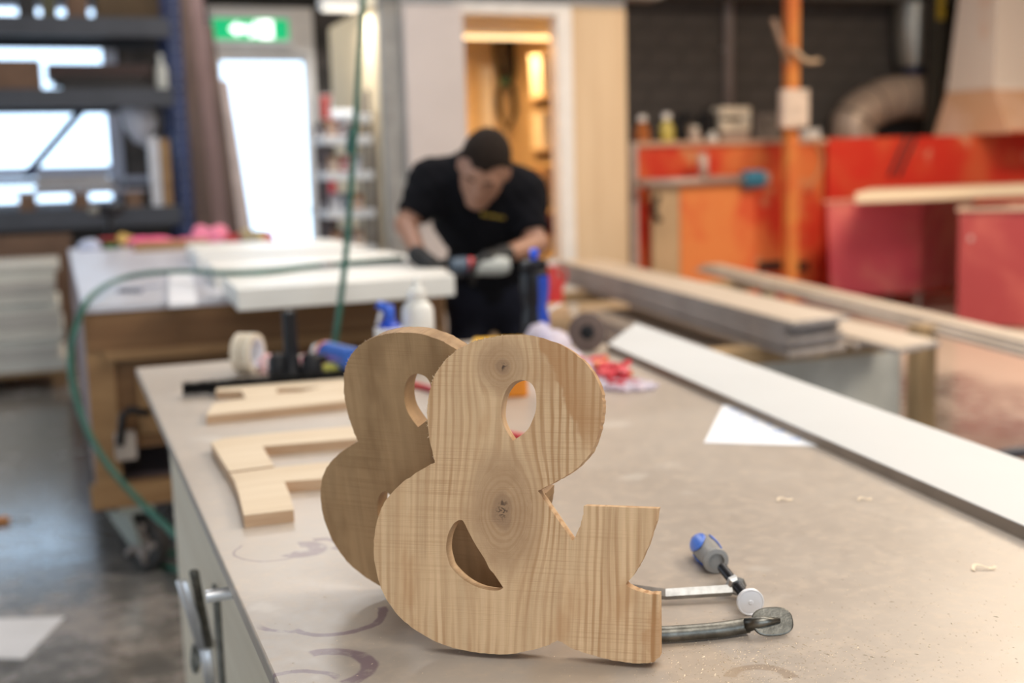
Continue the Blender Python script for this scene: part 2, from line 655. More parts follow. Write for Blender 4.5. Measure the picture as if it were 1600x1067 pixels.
# ------------------------------------------------------------------ store room (cabin) in front of the back wall
CY = 8.0
cab = thing('wall_store', None, None, (3.1, CY, 0))
_set(cab, kind='structure')
INNER = plain('store_inner', (0.68, 0.55, 0.36), 0.8, var=0.06, scale=2)
cabf = boxes('lintel', [(2.28, 3.99, CY, CY + 0.1, 2.53, 2.58)], FRAME, cab)
box('plywood_panel', (3.56, 3.99, CY - 0.012, CY + 0.02, 0, 2.53), PLY, cab)
box('side_panel', (3.97, 3.99, CY + 0.02, WY - 0.02, 0, 2.58), PLY, cab)
box('inner_back_panel', (2.30, 3.97, 10.20, 10.25, 0, 2.58), INNER, cab)
box('inner_side_panel', (2.30, 2.34, CY + 0.1, 10.20, 0, 2.58), INNER, cab)
box('inner_right_panel', (3.92, 3.965, CY + 0.1, 10.20, 0, 2.58), INNER, cab)
box('roof_panel', (2.30, 3.97, CY + 0.1, 10.25, 2.58, 2.62), INNER, cab)
box('front_panel', (2.28, 2.66, CY + 0.03, CY + 0.1, 0, 2.53), FRAME, cab)
box('corner_post', (2.16, 2.29, CY + 0.0, CY + 0.12, 0, 2.62), plain('post_grey', (0.36, 0.34, 0.31), 0.6), cab)
box('cornice_board', (2.10, 4.25, CY - 0.10, CY + 0.12, 2.585, 2.66), plain('cornice_dark', (0.16, 0.145, 0.13), 0.7), cab)
d2 = thing('door_2', None, None, (3.08, CY, 0))
_set(d2, kind='structure')
boxes('door_frame', [(2.66, 2.73, CY - 0.03, CY + 0.12, 0, 2.53), (3.44, 3.555, CY - 0.03, CY + 0.12, 0, 2.53), (2.73, 3.44, CY - 0.03, CY + 0.12, 2.46, 2.53)],
      FRAME, d2, bw=0.004)
LEAF = plain('door_leaf_pink_white', (0.58, 0.52, 0.50), 0.5, var=0.04, scale=2)
lf = box('door_leaf', (2.29, 2.715, CY - 0.09, CY - 0.045, 0.01, 2.50), LEAF, d2, bw=0.003)
tube('door_handle', [(2.36, CY - 0.09, 1.05), (2.36, CY - 0.14, 1.05), (2.46, CY - 0.14, 1.05)], 0.011, STEEL, lf)

# inside the store room
tl = thing('tube_lamp', 'glowing warm tube lamp under the store room ceiling', 'lamp', (3.1, 9.0, 2.44))
box('lamp_housing', (2.60, 3.84, 8.96, 9.06, 2.45, 2.50), WHITE, tl)
lathe('tube', [(0, 0.016), (1.2, 0.016)], (2.62, 9.01, 2.42), (3.82, 9.01, 2.42), emit('tube_glow', (1.0, 0.76, 0.42), 2.6), tl)
box('lamp_housing', (2.60, 3.84, 8.96, 9.06, 2.50, 2.578), WHITE, tl)
ll = bpy.data.lights.new('store_lamp', 'AREA')
ll.shape, ll.size, ll.size_y, ll.energy, ll.color = 'RECTANGLE', 1.2, 0.08, 46, (1.0, 0.55, 0.20)
lo_ = bpy.data.objects.new('store_lamp', ll)
lo_.location = (3.2, 9.01, 2.38)
COL.objects.link(lo_)

hc = thing('hose_coil', 'dark coiled hose hanging on the back wall of the store room', 'hose', tuple(PY(787, 195, 10.1)))
for i in range(7):
    a, b = PY(787 + 1.0 * (i - 3) * 2.4, 50, 10.10 - 0.012 * i), PY(790 + (i - 3) * 1.6, 132, 10.10 - 0.012 * i)
    w = 0.05 + 0.008 * i
    ax = Vector((1, 0, 0))
    tube('loop', cr([a, a + ax * w - Vector((0, 0, .1)), (a + b) / 2 + ax * w, b, (a + b) / 2 - ax * w, a - ax * w - Vector((0, 0, .1))], 5, True), 0.014,
         plain('hose_dark', (0.035, 0.03, 0.022), 0.6), hc, closed=True, seg=6)
b0, b1 = PY(790, 125, 10.03), PY(793, 195, 10.03)
for w in (0.085, 0.06):
    tube('loop', cr([b0, b0 * .7 + b1 * .3 + Vector((w, 0, 0)), b0 * .3 + b1 * .7 + Vector((w, 0, 0)), b1 - Vector((0, 0, .1 - w)), b0 * .3 + b1 * .7 - Vector((w, 0, 0)), b0 * .7 + b1 * .3 - Vector((w, 0, 0))], 5, True),
         0.013, _mc['hose_dark'], hc, closed=True, seg=6)
lathe('tie', [(0, 0.05), (0.06, 0.05)], PY(788, 134, 10.03), PY(788, 122, 10.03), GREENH, hc, seg=12)

SHW = plain('store_shelf', (0.50, 0.38, 0.24), 0.7)
for i, py_ in enumerate((150, 232, 305, 370)):
    z = PY(850, py_, 8.9).z
    t = thing('wall_shelf', ['top wooden wall shelf in the store room, holding white boxes', 'second wooden wall shelf down in the store room',
                             'third wooden wall shelf down in the store room', 'lowest wooden wall shelf in the store room'][i], 'shelf', (3.78, 8.85, z), group='store room shelves')
    box('shelf_board', (3.64, 3.92, 8.6, 9.12, z - 0.025, z), SHW, t)
    box('bracket', (3.68, 3.92, 8.64, 8.66, z - 0.10, z - 0.025), SHW, t)
    box('bracket', (3.68, 3.92, 9.04, 9.06, z - 0.10, z - 0.025), SHW, t)
    n = [('white storage box on the top store room shelf', 0.30, WHITE), ('cream storage box on the second store room shelf', 0.26, CREAM),
         ('tan carton on the third store room shelf', 0.20, plain('tan_carton', (0.50, 0.33, 0.18), 0.8)), ('dark red tin on the lowest store room shelf', 0.16, plain('tin_red', (0.20, 0.03, 0.03), 0.4))][i]
    s = thing('storage_box', n[0], 'box', (3.78, 8.98, z), group='boxes on the store room shelves')
    box('box_body', (3.68, 3.88, 8.86, 9.10, z, z + n[1]), n[2], s, bw=0.006)
    box('lid', (3.67, 3.89, 8.85, 9.11, z + n[1], z + n[1] + 0.025), n[2], s, bw=0.004)
z = PY(850, 150, 8.9).z
s = thing('storage_box', 'tall pale carton at the back of the top store room shelf', 'box', (3.80, 8.72, z), group='boxes on the store room shelves')
box('box_body', (3.74, 3.90, 8.62, 8.82, z, z + 0.40), plain('carton_tan2', (0.42, 0.32, 0.20), 0.7), s, bw=0.006)
boxes('flap', [(3.74, 3.818, 8.62, 8.82, z + 0.40, z + 0.406), (3.822, 3.90, 8.62, 8.82, z + 0.40, z + 0.406)], CREAM, s)
st_ = thing('roller_blind', 'tall white board standing against the store room back wall', 'board', (3.70, 10.16, 0))
box('board', (3.63, 3.74, 10.13, 10.19, 0.0, 2.3), WHITE, st_, bw=0.004)
st_.name = 'white_board'

# ------------------------------------------------------------------ signs
ex = thing('exit_sign', 'green lit exit sign over the glass door', 'sign', (1.82, WY - 0.1, 2.6))
box('sign_box', (1.46, 2.20, WY - 0.13, WY - 0.05, 2.60, 2.90), WHITE, ex, bw=0.006)
box('sign_face', (1.475, 2.165, WY - 0.137, WY - 0.13, 2.64, 2.83), emit('sign_green', (0.0, 0.55, 0.20), 0.9), ex)
SW = emit('sign_white', (0.92, 1.0, 0.94), 3.2)
y0, y1 = WY - 0.142, WY - 0.1372
# running figure, door and arrow
boxes('door_symbol', [(1.90, 2.02, y0, y1, 2.655, 2.815)], SW, ex)
prism('arrow_symbol', [(1.62, 2.735), (1.70, 2.80), (1.70, 2.765), (1.80, 2.765), (1.80, 2.705), (1.70, 2.705), (1.70, 2.67)], y0, y1, SW, ex, axis='y')
prism('figure_symbol', [(1.80, 2.665), (1.835, 2.66), (1.85, 2.70), (1.875, 2.66), (1.89, 2.67), (1.872, 2.73), (1.892, 2.75), (1.88, 2.77), (1.85, 2.775), (1.82, 2.76), (1.825, 2.735), (1.835, 2.725)], y0, y1, SW, ex, axis='y')
lathe('figure_head', [(0, 0.017), (0.004, 0.017)], (1.868, y1, 2.795), (1.868, y0, 2.795), SW, ex, seg=14)

fs_ = thing('fire_sign', 'small red fire extinguisher sign on the block wall', 'sign', (2.56, WY - 0.02, 1.90))
box('sign_plate', (2.45, 2.685, WY - 0.022, WY - 0.014, 1.90, 2.15), WHITE, fs_)
box('red_field', (2.465, 2.67, WY - 0.026, WY - 0.022, 1.915, 2.135), plain('sign_red', (0.75, 0.05, 0.04), 0.4, var=0.03), fs_)
prism('extinguisher_symbol', [(2.54, 1.94), (2.60, 1.94), (2.60, 2.06), (2.585, 2.08), (2.585, 2.095), (2.61, 2.10), (2.61, 2.115), (2.55, 2.115), (2.53, 2.10), (2.555, 2.09), (2.555, 2.08), (2.54, 2.06)],
      WY - 0.03, WY - 0.026, WHITE, fs_, axis='y')

# ------------------------------------------------------------------ AMPERSANDS
OUT = [(-76.9, 194.8, 1), (-79.1, 203.5), (-82.4, 215.6), (-85.3, 230.3), (-86.6, 247.2), (-86.2, 257.4), (-83.3, 275.2), (-78.3, 288.0), (-69.3, 301.4), (-56.5, 312.9), (-40.9, 321.2), (-20.2, 327.3), (-2.2, 330.0), (18.4, 330.0), (33.7, 327.5), (49.0, 322.8), (61.7, 316.7), (74.5, 308.1), (84.6, 298.2), (92.2, 287.2), (97.9, 274.9), (100.2, 262.6), (100.2, 250.4), (98.4, 236.9), (95.5, 225.8), (90.9, 213.6), (85.4, 204.6), (78.0, 196.3), (67.0, 187.4), (54.5, 180.0), (44.6, 174.5), (34.0, 168.7, 1), (70.5, 119.2, 1), (74.1, 124.2), (78.3, 134.1), (81.3, 143.9), (81.9, 155.1, 1), (158.4, 154.5, 1), (155.9, 141.8), (151.3, 124.8), (145.4, 109.6), (139.4, 96.7), (133.5, 86.8), (126.3, 78.0, 1), (130.0, 74.6), (139.7, 70.9), (150.6, 69.0), (160.3, 69.5, 1), (160.6, 7.2, 1), (154.9, 2.1), (144.2, 0.0), (130.9, 0.0), (116.3, 0.9), (101.7, 3.3), (86.9, 6.3), (72.0, 10.8), (63.3, 15.1), (57.0, 17.7, 1), (50.9, 14.4), (41.4, 10.2), (19.0, 3.3), (0.0, 0.0), (-19.1, 0.0), (-37.0, 1.2), (-57.7, 4.9), (-76.1, 10.6), (-91.9, 18.4), (-106.6, 27.5), (-120.2, 41.2), (-131.2, 57.5), (-137.6, 74.2), (-141.4, 90.4), (-142.5, 106.4), (-140.9, 124.2), (-137.2, 138.2), (-131.6, 151.0), (-123.2, 162.1), (-111.4, 173.2), (-97.1, 183.5), (-85.4, 190.6)]
H1 = [(16.6, 282.9), (24.3, 280.3), (28.9, 274.1), (30.9, 264.1), (30.5, 251.7), (26.9, 240.5), (21.3, 230.4), (6.9, 219.5, 1), (0.9, 227.5), (-4.4, 237.3), (-6.5, 247.3), (-5.4, 259.9), (-1.8, 271.1), (3.9, 278.8), (10.2, 282.3)]
H2 = [(-47.6, 135.8), (-44.3, 134.0), (-38.3, 123.1), (-30.3, 109.8), (-21.0, 96.5), (-15.7, 86.9), (-10.4, 81.3), (-0.6, 68.0, 1), (-7.5, 64.6), (-22.9, 66.0), (-35.9, 70.3), (-47.7, 77.8), (-56.9, 86.6), (-59.7, 92.4), (-62.8, 104.7), (-61.5, 118.5), (-56.6, 129.8), (-51.5, 134.7)]


def spline_loop(L, n=4):
    k0 = next((i for i, p in enumerate(L) if len(p) > 2), 0)
    L = L[k0:] + L[:k0]
    runs, cur = [], [L[0]]
    for p in L[1:]:
        cur.append(p)
        if len(p) > 2:
            runs.append(cur)
            cur = [p]
    cur.append(L[0])
    runs.append(cur)
    out = []
    for r in runs:
        q = cr([(p[0] / 1000, p[1] / 1000, 0) for p in r], n) if len(r) > 2 else [Vector((p[0] / 1000, p[1] / 1000, 0)) for p in r]
        out += [(v.x, v.y) for v in q[:-1]]
    return out


def amp_wood(name, knots, light, dark, stain, freq, contrast, hatch):
    M = Mat(name, 0.62, 0, 0.3)
    v = M.co()
    x, y, z = M.xyz(v)
    wv = M.comb(x * 14.0, y * 14.0, z * 2.2)
    warp = M.noise(wv, 1.0, 3, 0.6)
    fine = M.noise(M.comb(x * 60.0, y * 60.0, z * 9.0), 1.0, 3, 0.6)
    xw, zz = x + (warp - 0.5) * 0.012, z + (warp - 0.5) * 0.010
    kmask, ring, rph = None, None, None
    wig = M.noise(v, 60, 3, 0.6)
    xf = xw
    for (kx, kz, su, sv, nr) in knots:
        # the grain streams round each knot; inside it the rings close
        ddx, ddz = (xw - kx) / su, (zz - kz) / sv
        r = (ddx * ddx + ddz * ddz).sqrt().max(0.02)
        fac = (1.0 - (r * r).max(1.0) ** -1.0)
        xf = xf + (xw - kx) * (fac - 1.0)
        ins = (r + (wig - 0.5) * 0.25).ss(0.92, 1.12, 1.0, 0.0)
        core = (r + (wig - 0.5) * 0.45).ss(0.30, 0.55, 1.0, 0.0)
        crack = M.noise(M.comb(x * 170.0, y * 20.0, z * 170.0), 1.0, 2, 0.6, 1.5).ss(0.50, 0.58)
        pit = (r + (wig - 0.5) * 0.6).ss(0.06, 0.34, 1.0, 0.0) * crack
        halo = r.ss(0.9, 1.9, 1.0, 0.0)
        ph = r * nr + (wig - 0.5) * 0.7
        rph = ph * ins if rph is None else rph + ph * ins
        ring = ins if ring is None else ring.max(ins)
        kmask = (core, pit, halo) if kmask is None else (kmask[0].max(core), kmask[1].max(pit), kmask[2].max(halo))
    phi = xf * freq + warp * 1.2 + fine * 0.8 + y * 9.0
    if ring: phi = phi * (1.0 - ring) + rph
    saw = (phi * 6.2832).sin() * 0.5 + 0.5
    line = saw.ss(0.35, 1.0) * M.noise(M.comb(xf * 38.0, y * 30.0, z * 2.0), 1.0, 3, 0.7).ss(0.30, 0.62)
    if ring: line = line.max(ring * saw.ss(0.25, 0.95) * 0.75)
    streak = M.noise(M.comb(xf * 85.0, y * 60.0, z * 1.6), 1.0, 4, 0.7).ss(0.35, 0.75)
    col = M.mix(fine.ss(0.3, 0.75), light, sc(light, 0.86))
    col = M.mix(streak * contrast * 0.40, col, dark)
    col = M.mix(line * contrast * M.noise(M.comb(x * 9.0, y * 9.0, z * 4.0), 1.0, 2).ss(0.25, 0.7), col, dark)
    # saw-blade marks: fine level lines
    h1 = M.noise(M.comb(x * 5.0, y * 5.0, z * 900.0), 1.0, 1).ss(0.45, 0.75)
    h2 = M.noise(M.comb(x * 900.0, y * 60.0, z * 5.0), 1.0, 1).ss(0.5, 0.8)
    patch = M.noise(v, 11, 3).ss(0.35, 0.65)
    col = M.mix((h1 * 0.6 + h2 * 0.5) * patch * hatch, col, sc(dark, 0.9))
    if stain:
        # orange-brown heartwood to the right of the upper loop
        e = (x - 0.034) + (z - 0.32) * 0.43 + (M.noise(v, 40, 3) - 0.5) * 0.022
        s1 = e.ss(0.0, 0.006) * (z - 0.195).ss(0.0, 0.05) * e.ss(0.002, 0.05, 1.0, 0.42)
        s2 = M.noise(M.comb(x * 26.0, y * 26.0, z * 9.0), 1.0, 3).ss(0.55, 0.72) * 0.55
        s3 = (x - 0.143 + (M.noise(v, 45, 3) - 0.5) * 0.03).ss(0, 0.008) * (z * -1.0 + 0.062).ss(0, 0.02) * 0.6
        col = M.mix(s1.max(s2).max(s3) * 0.80, col, (0.40, 0.205, 0.085))
    else:
        s2 = M.noise(M.comb(x * 16.0, y * 16.0, z * 7.0), 1.0, 3).ss(0.45, 0.72) * 0.8
        col = M.mix(s2, col, sc(dark, 0.75))
    if kmask:
        col = M.mix(kmask[2] * 0.60, col, (0.36, 0.225, 0.125))
        big = M.noise(v, 24, 4, 0.65).ss(0.30, 0.70)
        col = M.mix(kmask[2] * big * 0.5, col, (0.30, 0.17, 0.085))
        col = M.mix(kmask[0] * 0.7, col, (0.27, 0.165, 0.095))
        col = M.mix(kmask[1] * 0.9, col, (0.05, 0.03, 0.02))
    M.col(col)
    M.bump(h1 * 0.5 + fine * 0.6, 0.25, 0.0006)
    return M.m


AMP_F = amp_wood('ampersand_knotty_wood', [(-0.006, 0.297, 0.0185, 0.020, 4.2), (-0.003, 0.146, 0.027, 0.044, 6.0)], (0.68, 0.47, 0.275), (0.34, 0.172, 0.068), True, 115, 1.0, 0.6)
AMP_B = amp_wood('ampersand_plain_wood', [], (0.47, 0.30, 0.155), (0.29, 0.165, 0.075), False, 60, 0.5, 0.9)


def ampersand(label, A, U, V, N, mat):
    t = 0.023
    U, V, N = Vector(U), Vector(V), Vector(N)
    mtx = Matrix(((U.x, -N.x, V.x, A[0]), (U.y, -N.y, V.y, A[1]), (U.z, -N.z, V.z, A[2]), (0, 0, 0, 1)))
    o_, h1, h2 = spline_loop(OUT), spline_loop(H1), spline_loop(H2)
    # ragged saw edge
    o_ = [(p[0] + RNG.normal(0, 0.00022), p[1] + RNG.normal(0, 0.00022)) for p in o_]
    o = prism('wooden_ampersand', o_, 0, t, mat, None, holes=(h1, h2), axis='y', matrix=mtx, label=label, cat='letter', group='wooden ampersands')
    # splinters left along the upper-left saw cut
    vs, fs = [], []
    for p in o_:
        if p[1] > 0.20 and p[0] < -0.005 and random.random() < 0.75:
            for _ in range(2):
                n = len(vs)
                a = math.atan2(p[1] - 0.25, p[0] - 0.01) + random.uniform(-0.9, 0.9)
                L = random.uniform(0.0008, 0.0030)
                b = (p[0] + L * math.cos(a), p[1] + L * math.sin(a))
                yy = random.uniform(-0.0008, 0.004)
                vs += [(p[0] - 0.0008, yy, p[1] - 0.0006), (p[0] + 0.0006, yy, p[1] - 0.0004), (b[0], yy - 0.0006, b[1]), (p[0], yy + 0.0008, p[1] - 0.0005)]
                fs += [(n, n + 1, n + 2), (n + 1, n + 3, n + 2), (n + 3, n, n + 2), (n, n + 3, n + 1)]
    mobj('splinters', vs, fs, plain('splinter', (0.66, 0.50, 0.33), 0.7), o, kind='stuff')
    return o


ampersand('knotty wooden ampersand in front, leaning back on its twin', (0.3949, 1.0919, 0.8864), (0.83471, -0.55069, 0.0), (0.11449, 0.17355, 0.97815), (-0.53865, -0.81647, 0.20791), AMP_F)
ampersand('plain wooden ampersand standing behind the knotty one', (0.3809, 1.2833, 0.8804), (0.68459, -0.72893, 0.0), (-0.11129, -0.10452, 0.98828), (-0.72038, -0.67656, -0.15268), AMP_B)


# ------------------------------------------------------------------ FRONT WORKBENCH
def bench_top_mat():
    M = Mat('bench_mdf', 0.42, 0, 0.5)
    v = M.co()
    x, y, z = M.xyz(v)
    a = M.noise(v, 3.0, 5, 0.6)
    b = M.noise(v, 55, 4, 0.6)
    c = M.mix(a.ss(0.3, 0.7), (0.385, 0.33, 0.28), (0.46, 0.405, 0.35))
    c = M.mix(b.ss(0.4, 0.8) * 0.4, c, (0.60, 0.49, 0.38))
    c = M.mix(M.noise(v, 8, 4).ss(0.60, 0.72) * 0.35, c, (0.66, 0.62, 0.56))

    # smears of purple-grey paint: arcs (cx, cy, radius, half width, direction, cos of half angle)
    def arc(px, py, rad, hw, dx, dy, ch):
        p = PZ(px, py) - BC
        ux, uy = x - p.x, y - p.y
        r = (ux * ux + uy * uy).sqrt()
        wob = M.noise(v, 28, 3) - 0.5
        l = math.hypot(dx, dy)
        ca = (ux * (dx / l) + uy * (dy / l)) / r.max(0.001)
        return ((r - rad) + wob * 0.012).abs().ss(hw * 0.6, hw, 1.0, 0.0) * (ca + wob * 0.3).ss(ch, ch + 0.12)
    m = arc(524, 962, 0.056, 0.0065, 0.25, -1, 0.12)
    m = m.max(arc(478, 955, 0.062, 0.005, -0.75, -0.75, 0.86))
    m = m.max(arc(505, 1046, 0.046, 0.011, 0.9, 0.15, 0.05))
    m = m.max(arc(452, 1090, 0.06, 0.005, 0.2, 1.0, 0.55))
    m = m.max(arc(472, 858, 0.022, 0.016, 0.3, -0.2, -0.6) * 0.8)
    m = m.max(arc(500, 852, 0.028, 0.008, 1, 0.3, 0.1) * 0.8)
    m = m.max(arc(425, 858, 0.05, 0.0025, -0.6, -0.8, -0.2) * 0.7)
    c = M.mix(m * (b.ss(0.2, 0.5)) * 0.85, c, (0.20, 0.135, 0.165))
    # brown arc by the clamp, then a faint warm tint before the ampersand
    m2 = arc(1190, 1062, 0.030, 0.008, 0.45, 0.9, 0.1)
    c = M.mix(m2 * 0.6, c, (0.25, 0.175, 0.115))
    c = M.mix(arc(1000, 1060, 0.07, 0.05, 0, -1, -1.1) * 0.22, c, (0.48, 0.34, 0.20))
    # pencil and dirt specks
    c = M.mix(M.noise(v, 70, 2).ss(0.80, 0.84) * 0.5, c, (0.16, 0.12, 0.10))
    M.col(c)
    M.rough(b * 0.2 + 0.27)
    M.bump(b, 0.12, 0.0008)
    return M.m


BC = Vector((0.805, 1.90, 0.0))
wb_ = thing('workbench', 'long front workbench with worn fibreboard top and cream sides', 'workbench', tuple(BC))
tp = box('bench_top', (0.17, 1.44, 0.50, 3.306, 0.858, TOP), bench_top_mat(), wb_, bw=0.0025)
CREAMW = grain_wood('cream_grained_panel', (0.66, 0.56, 0.42), (0.76, 0.67, 0.53), 'y', 5, 0.5, 0.08)
box('side_panel', (0.205, 0.225, 0.56, 2.80, 0.06, 0.858), CREAMW, wb_, bw=0.002)
box('side_panel', (1.385, 1.405, 0.56, 2.80, 0.06, 0.858), CREAMW, wb_, bw=0.002)
box('end_panel', (0.225, 1.385, 2.775, 2.80, 0.06, 0.858), CREAMW, wb_)
box('end_panel', (0.225, 1.385, 0.56, 0.58, 0.06, 0.858), CREAMW, wb_)
box('shelf_board', (0.225, 1.385, 0.58, 2.775, 0.10, 0.12), CREAMW, wb_)
for (x, y) in ((0.27, 0.65), (1.34, 0.65), (0.27, 2.70), (1.34, 2.70)):
    box('foot', (x - 0.04, x + 0.04, y - 0.04, y + 0.04, 0.0, 0.10), POSTW, wb_)
# toggle latch on the left side
la = box('latch_plate', (0.199, 0.205, 1.93, 1.99, 0.52, 0.70), DSTEEL, wb_, bw=0.002)
p0, p1 = PX(303, 893, 0.165), PX(327, 1010, 0.195)
tube('latch_lever', [PX(284, 908, 0.150), PX(300, 960, 0.165), PX(316, 1012, 0.185)], 0.011, plain('bright_zinc', (0.78, 0.80, 0.84), 0.35, 0.6), la, flat=0.4)
tube('latch_arm', [p0, PX(312, 940, 0.178), p1], 0.008, DSTEEL, la, flat=0.5)
lathe('latch_pin', [(0, 0.009), (0.06, 0.009)], PX(322, 932, 0.150), PX(322, 932, 0.150) + Vector((0.06, 0, 0)), _mc['bright_zinc'], la)
rc = PX(309, 1040, 0.185)
tube('latch_loop', cr([rc + Vector((0.0, -0.028, 0.03)), rc + Vector((0.0, 0.028, 0.03)), rc + Vector((-0.006, 0.030, 0.0)), rc + Vector((-0.006, -0.026, 0.0))], 4, True), 0.005, DSTEEL, la, closed=True)
tube('latch_strap', [PX(322, 1015, 0.19), PX(330, 1075, 0.197)], 0.011, _mc['bright_zinc'], la, flat=0.35)

# ------------------------------------------------------------------ things on the front bench
ZT = TOP
# white plank
WP = plain('white_laminate', (0.57, 0.585, 0.59), 0.55, var=0.02, scale=2)
q = [PZ(950, 537.4, ZT + 0.02), PZ(993.5, 504.4, ZT + 0.02)]
d = (PZ(1600, 820.6, ZT + 0.02) - q[0]).normalized()
n2 = Vector((-d.y, d.x, 0))
w0 = (q[1] - q[0]).dot(n2)
end = 3.0
pl_pts = [q[0], q[0] + d * end, q[0] + d * end + n2 * w0, q[1]]
pk = thing('white_plank', 'long white laminated plank lying along the right edge of the front bench', 'plank', (q[0].x, q[0].y, ZT))
prism('core', [(p.x, p.y) for p in pl_pts], ZT, ZT + 0.0185, plain('mdf_core', (0.24, 0.185, 0.14), 0.7), pk)
prism('laminate_face', [(p.x, p.y) for p in pl_pts], ZT + 0.0185, ZT + 0.02, WP, pk)

# printed paper under the plank
sa, sb, scq = PZ(1100, 692), PZ(1130, 633), PZ(1300, 698)
pp = thing('paper_sheet', 'white sheet with pale blue print sticking out under the plank', 'paper', (sa.x, sa.y, ZT))
sd_ = sb + (scq - sa)
prism('sheet', [(sa.x, sa.y), (scq.x, scq.y), (sd_.x, sd_.y), (sb.x, sb.y)], ZT + 0.0002, ZT + 0.0012, plain('paper_white', (0.80, 0.82, 0.86), 0.8, var=0.02), pp)
ux, uy = (scq - sa), (sb - sa)
BLUEINK = plain('pale_blue_ink', (0.40, 0.52, 0.80), 0.8, var=0.05)
vs_, fs__ = [], []
for i in range(5):
    for j in range(5):
        for k in range(3):
            a0, b0_ = 0.08 + i * 0.19 + k * 0.035 + (j % 2) * 0.05, 0.08 + j * 0.18
            n = len(vs_)
            for (da, db) in ((0, 0), (0.024, 0.0), (0.024, 0.07), (0, 0.07)):
                p = sa + ux * (a0 + da) + uy * (b0_ + db + k * 0.01)
                vs_.append((p.x, p.y, ZT + 0.0014))
            fs__.append((n, n + 1, n + 2, n + 3))
mobj('print_marks', vs_, fs__, BLUEINK, pp, world=True, kind='stuff')

# screw clamp
zc = ZT + 0.0155
cl = thing('screw_clamp', 'steel screw clamp with grey and blue handle beside the front ampersand', 'clamp', tuple(PZ(1150, 960)))
pad_c, boss_c = PZ(1172, 940, zc), PZ(1150, 914, zc)
h_end, h_start = PZ(1094, 848, zc + 0.002), PZ(1130, 889, zc + 0.001)
ax = (pad_c - boss_c).normalized()
arm0 = PZ(985, 921, ZT + 0.010)
tube('fixed_bar', [arm0, PZ(1040, 928.5, ZT + 0.010), PZ(1143, 922, ZT + 0.011)], 0.0068, STEEL, cl, seg=4, smooth=False)
low0 = PZ(985, 985, ZT + 0.0095)
tube('jaw_arm', cr([PZ(982, 950, ZT + 0.0095), PZ(990, 980, ZT + 0.0095), PZ(1020, 990, ZT + 0.0095), PZ(1060, 989, ZT + 0.0095), PZ(1120, 984, ZT + 0.0095), PZ(1168, 977, ZT + 0.0095)], 5), 0.0088, DSTEEL, cl, seg=8, smooth=True)
tube('rail', [arm0, PZ(982, 950, ZT + 0.010), low0], 0.0075, STEEL, cl, seg=4, smooth=False)
lathe('boss', [(-0.006, 0.0085), (-0.004, 0.0115), (0.004, 0.0115), (0.006, 0.0085)], boss_c, boss_c + ax, STEEL, cl, seg=8, smooth=False)
hb = lathe('handle', [(-0.004, 0.0), (-0.003, 0.009), (0.004, 0.0135), (0.016, 0.0162), (0.035, 0.0160), (0.052, 0.0145), (0.060, 0.0150), (0.068, 0.0165), (0.072, 0.0155), (0.073, 0.010), (0.067, 0.0090)],
           h_end, h_start, plain('grey_grip', (0.24, 0.235, 0.225), 0.5, var=0.06), cl)
# blue soft inlays on the handle
hx, hy, hdv = frame_from(h_start - h_end)
BLUEG = plain('blue_grip', (0.06, 0.17, 0.62), 0.35, var=0.06)
vd = Vector((-0.75, -0.35, 0.55))
a00 = math.atan2(vd.dot(hy), vd.dot(hx))
for ang in (a00, a00 + 2.09, a00 - 2.09):
    vs2, fs2 = [], []
    for i in range(9):
        tt = 0.003 + 0.042 * i / 8
        hw = 0.85 * math.sin(math.pi * min(1, (i + 0.9) / 9)) ** 0.7
        rr = np.interp(tt, [-0.004, -0.003, 0.004, 0.016, 0.035, 0.052], [0.0, 0.009, 0.0135, 0.0162, 0.0160, 0.0145]) + 0.0006
        for j in range(7):
            a = ang + hw * (j / 6 - 0.5) * 2
            vs2.append(h_end + hdv * tt + hx * (rr * math.cos(a)) + hy * (rr * math.sin(a)))
    for i in range(8):
        for j in range(6):
            fs2.append((i * 7 + j, i * 7 + j + 1, (i + 1) * 7 + j + 1, (i + 1) * 7 + j))
    ob = mobj('blue_inlay', vs2, fs2, BLUEG, hb, world=True, smooth=True)
    sm = ob.modifiers.new('thick', 'SOLIDIFY')
    sm.thickness = 0.0012
sl = (pad_c - h_start).length
prof = []
nth = 26
for i in range(nth * 2 + 1):
    prof.append((sl * i / (nth * 2) - 0.006, 0.0060 if i % 2 else 0.0050))
lathe('screw', prof, h_start, pad_c, plain('black_steel', (0.03, 0.03, 0.033), 0.35, 0.7), cl, seg=12)
lathe('pressure_pad', [(-0.003, 0.010), (-0.002, 0.0153), (0.002, 0.0155), (0.0032, 0.0148), (0.0032, 0.0140), (0.0025, 0.0132), (0.0025, 0.003), (0.0035, 0.002)], pad_c, pad_c + ax,
      plain('bright_pad', (0.78, 0.78, 0.80), 0.3, 0.1, var=0.06), cl, seg=28)
# flattened anvil at the end of the jaw arm
an = PZ(1207, 971, ZT + 0.0150)
e1 = (PZ(1240, 970, ZT + 0.0145) - PZ(1172, 975, ZT + 0.0145)).normalized()
e3 = (Vector((-0.15, -0.80, 0.55))).normalized()
e3 = (e3 - e1 * e3.dot(e1)).normalized()
e2 = e3.cross(e1)
vs2, fs2 = [], []
for s_ in (-0.0022, 0.0022):
    for i in range(28):
        a = 2 * math.pi * i / 28
        xx, yy = 0.0225 * abs(math.cos(a)) ** 0.75 * math.copysign(1, math.cos(a)), 0.0155 * abs(math.sin(a)) ** 0.75 * math.copysign(1, math.sin(a))
        vs2.append(an + e1 * xx + e2 * yy + e3 * s_)
fs2 = [tuple(range(28)), tuple(range(28, 56))] + [(i, (i + 1) % 28, 28 + (i + 1) % 28, 28 + i) for i in range(28)]
ob = fixn(mobj('anvil', vs2, fs2, DSTEEL, cl, world=True))
bevel(ob, 0.0015, 2)
